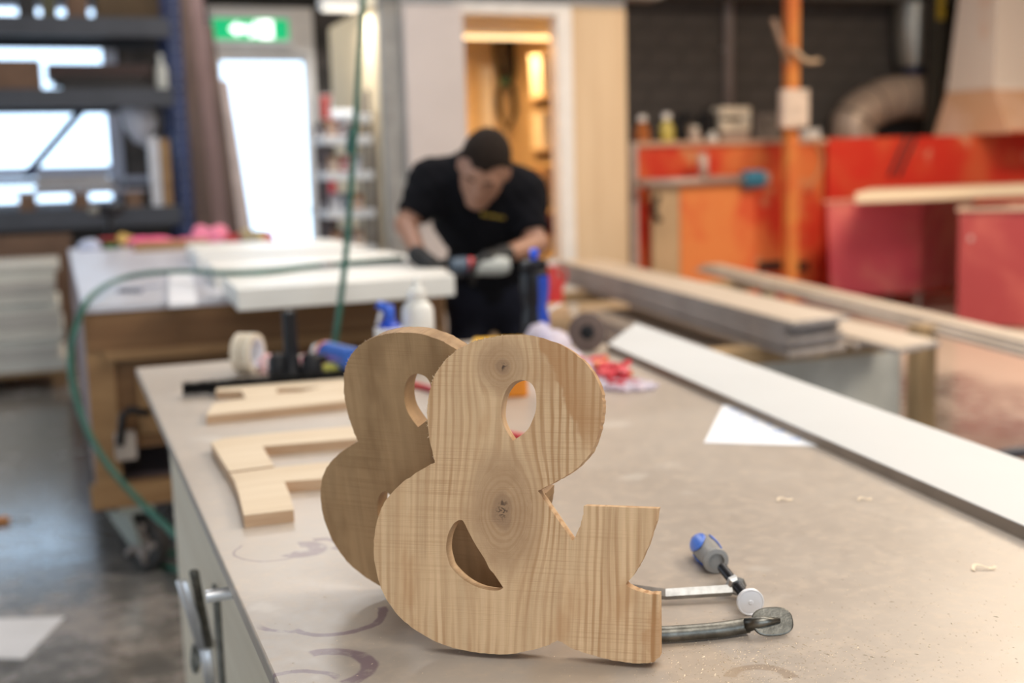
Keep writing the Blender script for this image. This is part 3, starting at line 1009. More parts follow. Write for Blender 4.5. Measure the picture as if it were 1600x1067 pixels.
tube('anvil_rib', [PZ(1166, 977, ZT + 0.011), an - e1 * 0.012 + e3 * 0.0035, an + e1 * 0.007 + e3 * 0.003], [0.0080, 0.0062, 0.0030], DSTEEL, cl, seg=8)

# wooden letters lying flat behind the ampersands
LZ = 0.019


def flat_letter(label, pxs, holes=()):
    P = [PZ(a, b, ZT + LZ) for a, b in pxs]
    HH = [[PZ(a, b, ZT + LZ) for a, b in h] for h in holes]
    t = thing('wooden_letter', label, 'letter', (P[0].x, P[0].y, ZT), group='flat wooden letters')
    prism('letter_body', [(p.x, p.y) for p in P], ZT, ZT + LZ - 0.0012, PALE_EDGE, t, holes=[[(p.x, p.y) for p in h] for h in HH])
    prism('letter_face', [(p.x, p.y) for p in P], ZT + LZ - 0.0012, ZT + LZ, PALE, t, holes=[[(p.x, p.y) for p in h] for h in HH])
    return t


flat_letter('pale wooden letter A lying flat behind the ampersands', [(322, 649), (333, 630), (384, 622), (377, 610), (337, 611), (344, 597), (470, 593), (618, 588), (622, 612), (545, 626), (440, 637)],
            [[(433, 607), (470, 606), (505, 604), (470, 612), (432, 614)]])
flat_letter('pale wooden L-shaped letter piece at the far side of the pair', [(330, 691), (352, 684), (440, 675), (600, 661), (604, 681), (545, 686), (410, 697), (428, 727), (358, 736.5), (345, 716)])
flat_letter('pale wooden L-shaped letter piece at the near side of the pair', [(359, 739.5), (428, 730), (520, 721), (590, 714), (596, 738), (500, 748), (444, 752), (452, 770), (459, 796), (381, 805), (374, 775), (367, 752)])

# rolls of tape
TAPE = plain('masking_tape', (0.66, 0.58, 0.46), 0.6, var=0.1, scale=30)
base = PZ(386, 583)
axd = Vector((0.82, -0.57, 0)).normalized()
for i, (o1, lab) in enumerate(((-0.020, 'cream tape roll standing left of its pair on the front bench'), (0.008, 'cream tape roll standing right of its pair, showing the white core'))):
    c = Vector((base.x, base.y, ZT + 0.052 + 0.0005)) + axd * o1
    t = thing('tape_roll', lab, 'tape', (c.x, c.y, ZT), group='pair of tape rolls')
    R_, r_, w_ = 0.052, 0.039, 0.024
    prof = [(0, r_), (0.001, R_), (w_ - 0.001, R_), (w_, r_)]
    fx, fy, fd = frame_from(axd)
    vs2, fs2 = [], []
    sg = 32
    for (tt, rr) in prof + [(w_, r_), (0, r_)]:
        for k in range(sg):
            a = 2 * math.pi * k / sg
            vs2.append(c + fd * tt + fx * (rr * math.cos(a)) + fy * (rr * math.sin(a)))
    for j in range(3):
        for k in range(sg):
            fs2.append((j * sg + k, j * sg + (k + 1) % sg, (j + 1) * sg + (k + 1) % sg, (j + 1) * sg + k))
    fixn(mobj('tape', vs2, fs2, TAPE, t, world=True, smooth=False))
    vs2, fs2 = [], []
    for (tt, rr) in ((0, r_), (w_, r_), (w_, r_ - 0.002), (0, r_ - 0.002)):
        for k in range(sg):
            a = 2 * math.pi * k / sg
            vs2.append(c + fd * tt + fx * (rr * math.cos(a)) + fy * (rr * math.sin(a)))
    for j in range(4):
        for k in range(sg):
            fs2.append((j * sg + k, j * sg + (k + 1) % sg, ((j + 1) % 4) * sg + (k + 1) % sg, ((j + 1) % 4) * sg + k))
    fixn(mobj('core', vs2, fs2, plain('card_core', (0.72, 0.71, 0.74), 0.7, var=0.04), t, world=True))

# black tool with upright grip
g = PZ(457, 590)
gt = thing('glue_gun_stand', 'black tool with an upright ribbed grip and a wide lobed foot', 'tool', (g.x, g.y, ZT))
gt.name = 'grip_tool'
prof = [(0.0, 0.030), (0.012, 0.030), (0.02, 0.024), (0.055, 0.019)]
for i in range(8): prof += [(0.06 + i * 0.012, 0.0185), (0.066 + i * 0.012, 0.0170)]
prof += [(0.158, 0.0195), (0.166, 0.017), (0.170, 0.008)]
lathe('grip', prof, (g.x, g.y, ZT), (g.x, g.y, ZT + 1), BLACKP, gt)
rt = Vector((math.cos(YAW), math.sin(YAW), 0))
for s_ in (-1, 1):
    c = Vector((g.x, g.y, ZT)) + rt * (0.042 * s_ + 0.008)
    lathe('foot_lobe', [(0, 0.026), (0.02, 0.027), (0.052, 0.024), (0.06, 0.016), (0.062, 0.002)], c, c + Vector((0, 0, 1)), BLACKP, gt)
c = Vector((g.x, g.y, ZT + 0.045)) + rt * 0.075
lathe('side_knob', [(0, 0.010), (0.03, 0.012), (0.034, 0.006)], c - rt * 0.02, c + rt, BLACKP, gt)

# brush: long black bristle strip
ba, bb = PZ(286, 608, ZT + 0.020), PZ(575, 586, ZT + 0.020)
bt_ = thing('bristle_brush', 'long black bristle brush lying behind the wooden letter A', 'brush', (ba.x, ba.y, ZT))
tube('spine', [ba, bb], 0.005, BLACKP, bt_)
vs2, fs2 = [], []
dv = (bb - ba)
for i in range(7000):
    t_ = random.random()
    p = ba + dv * t_
    a = random.uniform(0, 2 * math.pi)
    fx, fy, fd = frame_from(dv)
    rr = 0.024 * (0.7 + 0.25 * random.random())
    e = p + fx * (rr * math.cos(a)) + fy * (rr * math.sin(a)) + fd * random.uniform(-0.006, 0.006)
    e.z = max(e.z, ZT + 0.0006)
    sdv = fd * 0.0009
    n = len(vs2)
    vs2 += [p - sdv, p + sdv, e]
    fs2.append((n, n + 1, n + 2))
mobj('bristles', vs2, fs2, plain('bristle_black', (0.008, 0.008, 0.008), 0.8), bt_, world=True, kind='stuff')

# lying aerosol can
ca, cb = PZ(500, 549, ZT + 0.032), PZ(590, 572, ZT + 0.032)
dd = (cb - ca).normalized()
an_ = thing('aerosol_can', 'blue aerosol can with white top lying on its side', 'can', (ca.x, ca.y, ZT))
lathe('can_body', [(0.028, 0.026), (0.032, 0.0318), (0.20, 0.0318), (0.204, 0.028)], ca, ca + dd, plain('can_blue', (0.05, 0.14, 0.50), 0.2, 0.0, var=0.2, scale=20), an_)
lathe('can_band', [(0.034, 0.0321), (0.050, 0.0321)], ca, ca + dd, plain('can_orange', (0.75, 0.20, 0.04), 0.3), an_)
lathe('can_cap', [(-0.018, 0.014), (-0.016, 0.020), (0.012, 0.022), (0.028, 0.026)], ca, ca + dd, WHITE, an_)


BENCH2 = 0.96


# scraps of pink packing
def lump(name, label, cat, px, py, w, h, mat, seed, z0=ZT, flat=0.8, group=None):
    c = PZ(px, py, z0)
    if z0 == BENCH2 and c.y > 7.85: c = PY(px, py, 7.85)
    r = np.random.default_rng(seed)
    cs = [(np.array((c.x, c.y, z0 + h * 0.45)) + r.normal(0, 1, 3) * np.array((w * .28, w * .22, h * 0.16)), r.uniform(.22, .40) * w) for _ in range(7)]

    def fn(P):
        f = None
        for cc, rr in cs:
            e = sd_ell(P, cc, (rr, rr * flat, min(rr, h * 0.5)))
            f = e if f is None else smin(f, e, 0.012)
        f = f + 0.003 * np.sin(P[..., 0] * 260) * np.sin(P[..., 1] * 230 + 1) * np.sin(P[..., 2] * 250)
        return np.maximum(f, z0 + 0.0005 - P[..., 2])
    V, Fc = nets(fn, (c.x - w, c.y - w, z0 - 0.01), (c.x + w, c.y + w, z0 + h * 1.3), max(0.005, w / 26))
    return mobj(name, V, Fc, mat, smooth=True, label=label, cat=cat, group=group)


lump('packing_scrap', 'pink and white crumpled scrap between tape rolls and black tool', 'scrap', 420, 583, 0.045, 0.045, plain('pink_white', (0.85, 0.28, 0.30), 0.6, var=0.2, scale=60, c2=(0.9, 0.85, 0.86)), 3)
lump('packing_scrap', 'hot pink crumpled scrap right of the black tool', 'scrap', 493, 577, 0.055, 0.045, plain('hot_pink', (0.85, 0.14, 0.28), 0.6, var=0.2, scale=60), 5)
lump('sponge', 'small yellow-green sponge piece beside the aerosol can', 'sponge', 524, 578, 0.05, 0.018, plain('yellow_green', (0.50, 0.48, 0.10), 0.8), 7)

# glue bottle
c = PZ(656, 578)
gb = thing('glue_bottle', 'white plastic glue bottle with a pointed nozzle behind the ampersands', 'bottle', (c.x, c.y, ZT))
BOT = plain('bottle_white', (0.74, 0.74, 0.70), 0.35, var=0.03)
up = Vector((0, 0, 1))
lathe('bottle_body', [(0, 0.036), (0.005, 0.041), (0.105, 0.041), (0.130, 0.041), (0.158, 0.040), (0.172, 0.032), (0.178, 0.023)], c, c + up, BOT, gb)
lathe('label_band', [(0.02, 0.0414), (0.108, 0.0414)], c, c + up, plain('grey_label', (0.45, 0.44, 0.45), 0.5), gb)
lathe('cap', [(0.178, 0.022), (0.182, 0.025), (0.205, 0.024), (0.208, 0.015), (0.218, 0.010), (0.238, 0.006), (0.240, 0.002)], c, c + up, BOT, gb)

# blue bottle tilted, with a white label
c = PZ(612, 584)
bb_ = thing('cleaner_bottle', 'blue trigger bottle with white and green label beside the glue bottle', 'bottle', (c.x, c.y, ZT))
lathe('bottle_body', [(0, 0.034), (0.004, 0.038), (0.09, 0.038), (0.12, 0.030), (0.135, 0.016)], c, c + up, plain('cobalt', (0.01, 0.06, 0.50), 0.3, var=0.1), bb_)
tube('trigger_head', [c + Vector((0, 0, 0.13)), c + Vector((0, 0, 0.165)), c + Vector((0.0, 0, 0.178)) - rt * 0.03], [0.015, 0.015, 0.010], plain('cobalt2', (0.03, 0.12, 0.65), 0.3), bb_)
tube('trigger', [c + Vector((0, 0, 0.158)) - rt * 0.02, c + Vector((0, 0, 0.125)) - rt * 0.03], 0.005, WHITE, bb_)
lp = c + rt * 0.026 - Vector((0.355, 0.935, 0)) * 0.030 * 0
lathe('label', [(0.05, 0.0386), (0.118, 0.0386)], c, c + up, WHITE, bb_, seg=24)
lathe('label_mark', [(0.075, 0.0390), (0.094, 0.0390)], c, c + up, plain('label_green', (0.12, 0.45, 0.12), 0.5), bb_)

# sports bottle
c = PZ(838, 552)
sp = thing('sports_bottle', 'black and blue waisted sports bottle at the far end of the bench', 'bottle', (c.x, c.y, ZT))
sp_prof = [(0, 0.034), (0.004, 0.038), (0.075, 0.038), (0.100, 0.037), (0.125, 0.031), (0.150, 0.036), (0.185, 0.039), (0.215, 0.038), (0.228, 0.034), (0.232, 0.028)]
BLK = plain('bottle_black', (0.006, 0.006, 0.009), 0.4, var=0.1, spec=0.3)
lathe('bottle_body', sp_prof, c, c + up, BLK, sp)
# blue half shell
vs2, fs2 = [], []
x_, y_, d_ = Vector((math.cos(YAW), math.sin(YAW), 0)), Vector((-math.sin(YAW), math.cos(YAW), 0)), up
for (tt, rr) in sp_prof[1:-2]:
    for k in range(13):
        a = math.radians(-76 + 130 * k / 12)
        vs2.append(Vector((c.x, c.y, ZT + tt)) + x_ * ((rr + 0.0012) * math.cos(a)) + y_ * ((rr + 0.0012) * math.sin(a)))
nr = len(sp_prof) - 3
for j in range(nr - 1):
    for k in range(12):
        fs2.append((j * 13 + k, j * 13 + k + 1, (j + 1) * 13 + k + 1, (j + 1) * 13 + k))
ob = mobj('blue_panel', vs2, fs2, plain('bottle_blue', (0.015, 0.06, 0.42), 0.35, var=0.1), sp, world=True, smooth=True)
lathe('cap', [(0.230, 0.034), (0.234, 0.036), (0.252, 0.035), (0.258, 0.022)], c, c + up, BLK, sp)
lathe('spout', [(0.258, 0.010), (0.268, 0.010), (0.272, 0.013), (0.284, 0.012), (0.288, 0.006)], c, c + up, plain('spout_blue', (0.02, 0.10, 0.75), 0.3), sp)

# grinding disc
c = PZ(918, 549)
gd = thing('flap_disc', 'brown round sanding disc with black hub propped on edge', 'disc', (c.x, c.y, ZT))
cc = Vector((c.x, c.y, ZT + 0.0535))
nv = Vector((-0.42, -0.90, 0.12)).normalized()
cc2 = cc - nv * 0.012
lathe('abrasive_disc', [(0, 0.046), (0.003, 0.0525), (0.024, 0.0525), (0.027, 0.045), (0.027, 0.020), (0.020, 0.018)], cc2, cc2 + nv, plain('abrasive_brown', (0.135, 0.095, 0.08), 0.8, var=0.12, scale=40), gd, seg=32)
lathe('hub', [(0.018, 0.018), (0.030, 0.017), (0.032, 0.008), (0.026, 0.006)], cc2, cc2 + nv, BLACKP, gd)
box('prop_block', (c.x - 0.02 + 0.012, c.x + 0.03 + 0.012, c.y + 0.032, c.y + 0.062, ZT, ZT + 0.05), PALE_EDGE, None, bw=0.002, label='small wooden block propping up the brown sanding disc', cat='block')

# orange plastic case behind the front ampersand
oa = PZ(738, 622)
ob_ = PZ(828, 622)
oc = thing('orange_case', 'orange plastic case behind the knotty ampersand', 'case', ((oa.x + ob_.x) / 2, (oa.y + ob_.y) / 2, ZT), rz=YAW)
ORG = plain('orange_plastic', (0.80, 0.26, 0.01), 0.4, var=0.15)
box('case_body', (-0.06, 0.06, 0, 0.09, 0, 0.095), ORG, oc, world=False, bw=0.006)
box('case_lid', (-0.062, 0.062, -0.002, 0.092, 0.097, 0.125), plain('yellow_plastic', (0.82, 0.45, 0.02), 0.4, var=0.1), oc, world=False, bw=0.006)
box('clasp', (-0.012, 0.012, -0.008, -0.002, 0.082, 0.115), BLACKP, oc, world=False, bw=0.002)
# red pens
for (a, b, lab) in (((612, 592), (690, 612), 'red marker pen seen through the hole of the plain ampersand'), ((782, 676), (850, 690), 'short red marker pen seen at the bottom of the front ampersand hole')):
    p, q_ = PZ(*a, ZT + 0.0075), PZ(*b, ZT + 0.0075)
    dd = (q_ - p)
    t = thing('marker_pen', lab, 'pen', (p.x, p.y, ZT), group='red marker pens')
    L = dd.length
    lathe('barrel', [(0, 0.006), (0.002, 0.007), (L * 0.65, 0.007)], p, q_, REDP, t, seg=14)
    lathe('pen_cap', [(L * 0.65, 0.0074), (L * 0.97, 0.0070), (L, 0.004)], p, q_, plain('pen_red', (0.45, 0.02, 0.04), 0.3), t, seg=14)

# plastic bag with red contents
FILM = bpy.data.materials.new('thin_film')
FILM.use_nodes = True
nt = FILM.node_tree
pb = nt.nodes['Principled BSDF']
pb.inputs['Base Color'].default_value = (0.82, 0.76, 0.88, 1)
pb.inputs['Roughness'].default_value = 0.18
pb.inputs['Alpha'].default_value = 0.55
bag_c = PZ(885, 572)
bag_r = PZ(962, 604)
bg = thing('plastic_bag', 'clear plastic bag of red pieces slumped on the bench by the sanding disc', 'bag', (bag_c.x, bag_c.y, ZT))
blobs = []
for (px, py, hz, rx, rz_) in ((845, 562, 0.050, 0.042, 0.050), (866, 568, 0.045, 0.046, 0.045), (888, 580, 0.028, 0.042, 0.030), (912, 592, 0.022, 0.040, 0.024), (850, 578, 0.03, 0.04, 0.032), (940, 600, 0.008, 0.045, 0.010), (965, 606, 0.006, 0.040, 0.007), (995, 608, 0.006, 0.035, 0.007), (852, 552, 0.085, 0.020, 0.028)):
    p = PZ(px, py)
    blobs.append(((p.x, p.y, ZT + hz), (rx, rx * 0.9, rz_)))


def bagfn(P):
    f = None
    for c_, r_ in blobs:
        e = sd_ell(P, c_, r_)
        f = e if f is None else smin(f, e, 0.02)
    f = f + 0.0022 * np.sin(P[..., 0] * 190 + 2 * np.sin(P[..., 1] * 60)) * np.sin(P[..., 1] * 150 + P[..., 2] * 120)
    return np.maximum(f, ZT + 0.0008 - P[..., 2])


V, Fc = nets(bagfn, (bag_c.x - 0.25, bag_c.y - 0.42, ZT - 0.01), (bag_c.x + 0.25, bag_c.y + 0.16, ZT + 0.14), 0.0065)
mobj('bag_film', V, Fc, FILM, bg, world=True, smooth=True)
rr_ = np.random.default_rng(11)
RED2 = plain('red_clips', (0.62, 0.05, 0.07), 0.4, var=0.2, scale=40)
pc = None
for i in range(70):
    t_ = rr_.uniform(0, 1)
    p = PZ(922 + 62 * t_ + rr_.normal(0, 8), 586 + 16 * t_ + rr_.normal(0, 5))
    z = ZT + 0.008 + rr_.uniform(0, 0.036 * (1 - 0.35 * t_))
    s = rr_.uniform(0.011, 0.019)
    m_ = Matrix.Rotation(rr_.uniform(0, 3), 3, 'Z') @ Matrix.Rotation(rr_.uniform(0, 3), 3, 'X')
    vv = [Vector((p.x, p.y, z)) + m_ @ Vector((a * s, b * s * 0.5, c_ * s * 0.45)) for (a, b, c_) in bv(-1, 1, -1, 1, -1, 1)]
    for v_ in vv: v_.z = max(v_.z, ZT + 0.0015)
    mobj('red_piece', vv, BF, RED2 if i % 5 else plain('amber_clip', (0.70, 0.22, 0.08), 0.4), bg, world=True)
tube('bag_tie', [PZ(852, 552) + Vector((0, 0, 0.098)), PZ(852, 552) + Vector((0.02, 0.0, 0.12)), PZ(852, 552) + Vector((0.045, -0.01, 0.135))], [0.008, 0.005, 0.004], WHITE, bg, flat=0.5)

# sawdust and shavings
SHAV = plain('shaving', (0.80, 0.66, 0.48), 0.7, var=0.15, scale=90)
for (px, py, s, lab) in ((1535, 890, 0.013, 'larger curled wood shaving at the right of the bench'), (1225, 783, 0.010, 'curled wood shaving beyond the clamp handle'), (1350, 782, 0.009, 'curled wood shaving nearest the white plank')):
    p = PZ(px, py)
    pts = [p + Vector((s * (t - 0.5) * 2.2, s * 0.5 * math.sin(t * 5), 0.0012 + s * 0.28 * abs(math.sin(t * 4)))) for t in np.linspace(0, 1, 9)]
    vs2 = []
    for v_ in pts: vs2 += [v_ + Vector((0, -s * 0.22, 0)), v_ + Vector((0, s * 0.22, 0.001))]
    fs2 = [(2 * i, 2 * i + 2, 2 * i + 3, 2 * i + 1) for i in range(8)]
    o = mobj('wood_shaving', vs2, fs2, SHAV, label=lab, cat='shaving', group='curled wood shavings')
    o.modifiers.new('thick', 'SOLIDIFY').thickness = 0.0005
vs2, fs2 = [], []
for i in range(2600):
    r1 = rr_.uniform()
    if r1 < 0.45: px, py = rr_.normal(1190, 110), rr_.normal(1035, 30)
    elif r1 < 0.75: px, py = rr_.uniform(1080, 1600), rr_.uniform(760, 1066)
    else: px, py = rr_.uniform(430, 1600), rr_.uniform(700, 1066)
    p = PZ(px, py)
    if not (0.18 < p.x < 1.43 and 0.52 < p.y < 3.2): continue
    s = rr_.uniform(0.0004, 0.0010) * (2.0 if rr_.uniform() < 0.06 else 1)
    a = rr_.uniform(0, 3.14)
    n = len(vs2)
    ca_, sa_ = math.cos(a) * s * 1.7, math.sin(a) * s * 1.7
    z = TOP + 0.0001
    vs2 += [(p.x - ca_, p.y - sa_, z), (p.x + sa_ * .4, p.y - ca_ * .4, z), (p.x + ca_, p.y + sa_, z), (p.x, p.y, z + s * 0.35)]
    fs2 += [(n, n + 1, n + 3), (n + 1, n + 2, n + 3), (n + 2, n, n + 3)]
mobj('sawdust', vs2, fs2, SHAV, label='pale sawdust crumbs scattered over the front bench top', cat='sawdust', kind='stuff')

# ------------------------------------------------------------------ BACK WORKBENCH
BX0, BX1, BY0, BY1, BT = 0.06, 1.36, 4.27, 8.05, 0.96
b2 = thing('workbench', 'brown plywood workbench on casters with a pale top, where the man works', 'workbench', ((BX0 + BX1) / 2, (BY0 + BY1) / 2, 0))
TOPW = plain('bench_top_lilac', (0.58, 0.575, 0.63), 0.30, var=0.05, scale=4)
box('bench_top', (BX0, BX1, BY0, BY1, 0.935, BT), TOPW, b2, bw=0.003)
box('apron', (BX0 + 0.01, BX1 - 0.01, BY0 + 0.01, BY0 + 0.035, 0.80, 0.935), BROWN, b2)
box('apron_rail', (BX0 + 0.06, BX1 - 0.05, BY0 + 0.0, BY0 + 0.012, 0.765, 0.80), BROWN2, b2)
SIDEL = plain('bench_side_mauve', (0.26, 0.20, 0.205), 0.6, var=0.1, scale=2)
box('side_panel', (BX0, BX0 + 0.02, BY0 + 0.09, BY1, 0.30, 0.935), SIDEL, b2)
box('side_panel', (BX1 - 0.02, BX1, BY0 + 0.09, BY1, 0.30, 0.935), BROWN, b2)
for x in (BX0, BX1 - 0.09):
    box('corner_post', (x + (0.0 if x < 0.5 else 0), x + 0.09, BY0 + 0.02, BY0 + 0.09, 0.26, 0.935), BROWN2, b2)
box('front_panel', (BX0 + 0.09, BX1 - 0.09, BY0 + 0.06, BY0 + 0.08, 0.44, 0.80), BROWN, b2)
dr = box('drawer', (BX0 + 0.16, BX0 + 0.66, BY0 + 0.035, BY0 + 0.06, 0.49, 0.70), BROWN2, b2, bw=0.003)
lathe('knob', [(0, 0.008), (0.02, 0.008), (0.022, 0.018), (0.034, 0.016)], (BX0 + 0.41, BY0 + 0.035, 0.6), (BX0 + 0.41, BY0 - 1, 0.6), DSTEEL, dr)
dr = box('drawer', (BX0 + 0.70, BX0 + 1.18, BY0 + 0.035, BY0 + 0.06, 0.49, 0.70), BROWN2, b2, bw=0.003)
lathe('knob', [(0, 0.008), (0.02, 0.008), (0.022, 0.018), (0.034, 0.016)], (BX0 + 0.94, BY0 + 0.035, 0.6), (BX0 + 0.94, BY0 - 1, 0.6), DSTEEL, dr)
box('lower_rail', (BX0 - 0.02, BX1, BY0 + 0.01, BY0 + 0.09, 0.24, 0.32), BROWN2, b2, bw=0.003)
box('lower_shelf', (BX0, BX1, BY0 + 0.09, BY1, 0.26, 0.30), SIDEL, b2)
# vise crank
vc = PY(196, 690, BY0 - 0.02)
vh = box('vise_block', (vc.x - 0.035, vc.x + 0.035, BY0 - 0.05, BY0 + 0.035, vc.z - 0.06, vc.z + 0.03), plain('pale_block', (0.42, 0.36, 0.31), 0.6), b2, bw=0.004)
tube('crank', [vc + Vector((-0.02, -0.04, 0.0)), vc + Vector((-0.005, -0.05, 0.10)), vc + Vector((0.02, -0.05, 0.12)), vc + Vector((0.085, -0.05, 0.10))], 0.014, BLACKP, vh)
# casters
WB = plain('caster_bracket', (0.33, 0.36, 0.33), 0.45, 0.3)


def caster(parent, x, y, r, ztop, side, wmat=RUBBER):
    a = thing('caster', None, None)
    bpy.data.objects.remove(a)
    yy = y
    br = boxes('caster_bracket', [(x - 0.055, x + 0.055, yy - 0.05, yy + 0.05, ztop - 0.012, ztop), (x - 0.045, x - 0.037, yy - 0.03, yy + 0.03, r, ztop - 0.012), (x + 0.037, x + 0.045, yy - 0.03, yy + 0.03, r, ztop - 0.012)], WB, parent)
    ax_ = Vector((1, 0, 0))
    c = Vector((x - 0.028, yy, r))
    w = lathe('wheel', [(0, r * 0.80), (0.003, r * 0.92), (0.012, r), (0.044, r), (0.053, r * 0.92), (0.056, r * 0.80)], c, c + ax_, wmat, br, seg=28)
    lathe('hub', [(-0.006, 0.016), (-0.004, r * 0.35), (0.060, r * 0.35), (0.062, 0.016)], c, c + ax_, STEEL, br, seg=16)


# the near left caster is turned so that its wheel faces the camera
cx_, cy_ = 0.185, BY0 + 0.03
cb_ = thing('tmp', None, None)
bpy.data.objects.remove(cb_)
fd_ = Vector((-0.75, -0.66, 0)).normalized()
sd2 = Vector((-fd_.y, fd_.x, 0))
br = box('caster_bracket', (cx_ - 0.06, cx_ + 0.06, cy_ - 0.06, cy_ + 0.06, 0.225, 0.24), WB, b2)
wc = Vector((cx_ + 0.02, cy_ - 0.01, 0.105))
for s_ in (0.034, -0.046):
    a_, b__ = Vector((cx_ - 0.03, cy_, 0.228)) + fd_ * s_, wc + fd_ * s_
    vv = [a_ - sd2 * 0.055, a_ + sd2 * 0.055, b__ + sd2 * 0.03, b__ - sd2 * 0.03]
    vv = vv + [v_ + fd_ * 0.012 for v_ in vv]
    fixn(mobj('fork_plate', vv, BF, WB, br, world=True))
lathe('wheel', [(-0.026, 0.082), (-0.024, 0.096), (-0.014, 0.1045), (0.014, 0.1045), (0.024, 0.096), (0.026, 0.082), (0.018, 0.078)], wc, wc + fd_, RUBBER, br, seg=32)
lathe('hub', [(0.016, 0.072), (0.020, 0.030), (0.032, 0.022), (0.034, 0.01)], wc, wc + fd_, plain('hub_grey', (0.30, 0.25, 0.22), 0.5), br, seg=20)
for k in range(5):
    a = k * 2 * math.pi / 5
    e_ = sd2 * math.cos(a) + Vector((0, 0, 1)) * math.sin(a)
    tube('spoke', [wc + fd_ * 0.024 + e_ * 0.02, wc + fd_ * 0.022 + e_ * 0.078], 0.011, _mc['hub_grey'], br, seg=8)
caster(b2, BX1 - 0.10, BY0 + 0.08, 0.105, 0.24, 1)
caster(b2, BX0 + 0.12, BY1 - 0.12, 0.105, 0.26, 1)
caster(b2, BX1 - 0.12, BY1 - 0.12, 0.105, 0.26, 1)

# white panels on the back bench
WPAN = plain('white_primed', (0.78, 0.765, 0.72), 0.4, var=0.03, scale=3)
PTH = 0.070
nl, nr_ = PZ(370, 452, BT + PTH), PZ(710, 430, BT + PTH)
fl_, fr_ = PZ(290, 380, BT + PTH), PZ(600, 368, BT + PTH)
labs = ['nearest white primed frame board on the back bench, overhanging its front edge', 'middle white primed frame board on the back bench', 'farthest white primed frame board on the back bench']
for i, (t0, t1) in enumerate(((0.0, 0.20), (0.30, 0.52), (0.64, 0.98))):
    A_, B_ = nl.lerp(fl_, t0), nr_.lerp(fr_, t0)
    C_, D_ = nr_.lerp(fr_, t1), nl.lerp(fl_, t1)
    # keep all of it left of the man
    B_.x = min(B_.x, 1.40); C_.x = min(C_.x, 1.40)
    prism('frame_board', [(p.x, p.y) for p in (A_, B_, C_, D_)], BT + 0.0005, BT + PTH, WPAN, None, bw=0.003, label=labs[i], cat='board', group='white frame boards')
A_, B_ = nl.lerp(fl_, 0.2), nl.lerp(fl_, 0.3)
# strip overhanging the front of the back bench
sA, sB = PZ(274, 405, BT + 0.012), PZ(298, 405, BT + 0.012)
sC = PZ(302, 470, BT + 0.012); sD = PZ(268, 472, BT + 0.012)
sA = Vector((0.46, 5.6, 0)); sB = Vector((0.56, 5.6, 0)); sC = Vector((0.415, 4.03, 0)); sD = Vector((0.325, 4.03, 0))
prism('white_strip', [(p.x, p.y) for p in (sD, sC, sB, sA)], BT + 0.0005, BT + 0.016, plain('strip_white', (0.82, 0.82, 0.86), 0.4, var=0.02), None, label='narrow white strip of wood hanging over the front edge of the back bench', cat='strip', bw=0.002)
# try square with pale blue blade
sq = thing('try_square', 'small steel try square lying on the bare part of the back bench', 'square', tuple(PZ(200, 455, BT)))
p = PZ(185, 457, BT); q_ = PZ(250, 447, BT)
dd = (q_ - p).normalized()
nn = Vector((-dd.y, dd.x, 0))
L = (q_ - p).length
prism('blade', [(p.x, p.y), (q_.x, q_.y), (q_.x + nn.x * .02, q_.y + nn.y * .02), (p.x + nn.x * .02, p.y + nn.y * .02)], BT + 0.0003, BT + 0.003, plain('blade_blue', (0.30, 0.33, 0.48), 0.4, 0.5), sq)
prism('stock', [(p.x, p.y), (p.x + dd.x * .02, p.y + dd.y * .02), (p.x + dd.x * .02 - nn.x * .10, p.y + dd.y * .02 - nn.y * .10), (p.x - nn.x * .10, p.y - nn.y * .10)], BT + 0.0003, BT + 0.014, plain('blade_dark', (0.16, 0.17, 0.22), 0.5), sq)

# clutter at the far end of the back bench
c = PZ(172, 380, BT)
c = PZ(166, 384, BT)
c.y = min(c.y, 7.9)
dl = thing('cordless_drill', 'black cordless drill standing upright at the far end of the back bench', 'drill', tuple(c), rz=0.3)
prism('battery', [(-0.06, -0.04), (0.06, -0.04), (0.06, 0.04), (-0.06, 0.04)], 0, 0.055, BLACKP, dl, world=False, bw=0.006)
box('battery_clip', (-0.03, 0.03, -0.046, -0.04, 0.01, 0.03), plain('drill_green', (0.10, 0.28, 0.05), 0.4), dl, world=False)
tube('grip', [(0.0, 0, 0.05), (0.01, 0, 0.12), (0.03, 0, 0.20)], [0.028, 0.024, 0.030], BLACKP, dl, world=False, flat=0.8)
tube('motor_body', [(0.11, 0, 0.24), (0.07, 0, 0.24), (-0.05, 0, 0.24)], [0.030, 0.042, 0.038], BLACKP, dl, world=False)
lathe('chuck', [(0, 0.03), (0.02, 0.028), (0.06, 0.020), (0.065, 0.008)], (-0.05, 0, 0.24), (-1, 0, 0.24), DSTEEL, dl, world=False)
box('red_trim', (-0.05, 0.05, -0.041, 0.041, 0.055, 0.068), REDP, dl, world=False, bw=0.004)
lump('rag', 'bright pink rag crumpled at the far end of the back bench', 'rag', 250, 371, 0.26, 0.06, PINK, 21, BT, 0.7)
lump('rag', 'pink cloth heap behind the white boards on the back bench', 'rag', 320, 366, 0.16, 0.10, plain('pink_soft', (0.80, 0.22, 0.34), 0.7), 22, BT, 0.7)
lump('foam_block', 'yellow foam piece beside the drill on the back bench', 'foam', 200, 368, 0.09, 0.09, plain('foam_yellow', (0.65, 0.42, 0.12), 0.8), 23, BT, 0.7)
lump('bag', 'pale blue plastic bag left of the drill on the back bench', 'bag', 138, 374, 0.11, 0.06, plain('bag_blue', (0.55, 0.58, 0.72), 0.5), 24, BT, 0.7)
lump('glove', 'grey and yellow work glove behind the white boards', 'glove', 388, 366, 0.16, 0.08, plain('glove_mix', (0.20, 0.20, 0.22), 0.8, c2=(0.60, 0.45, 0.15), scale=12), 25, BT, 0.7)
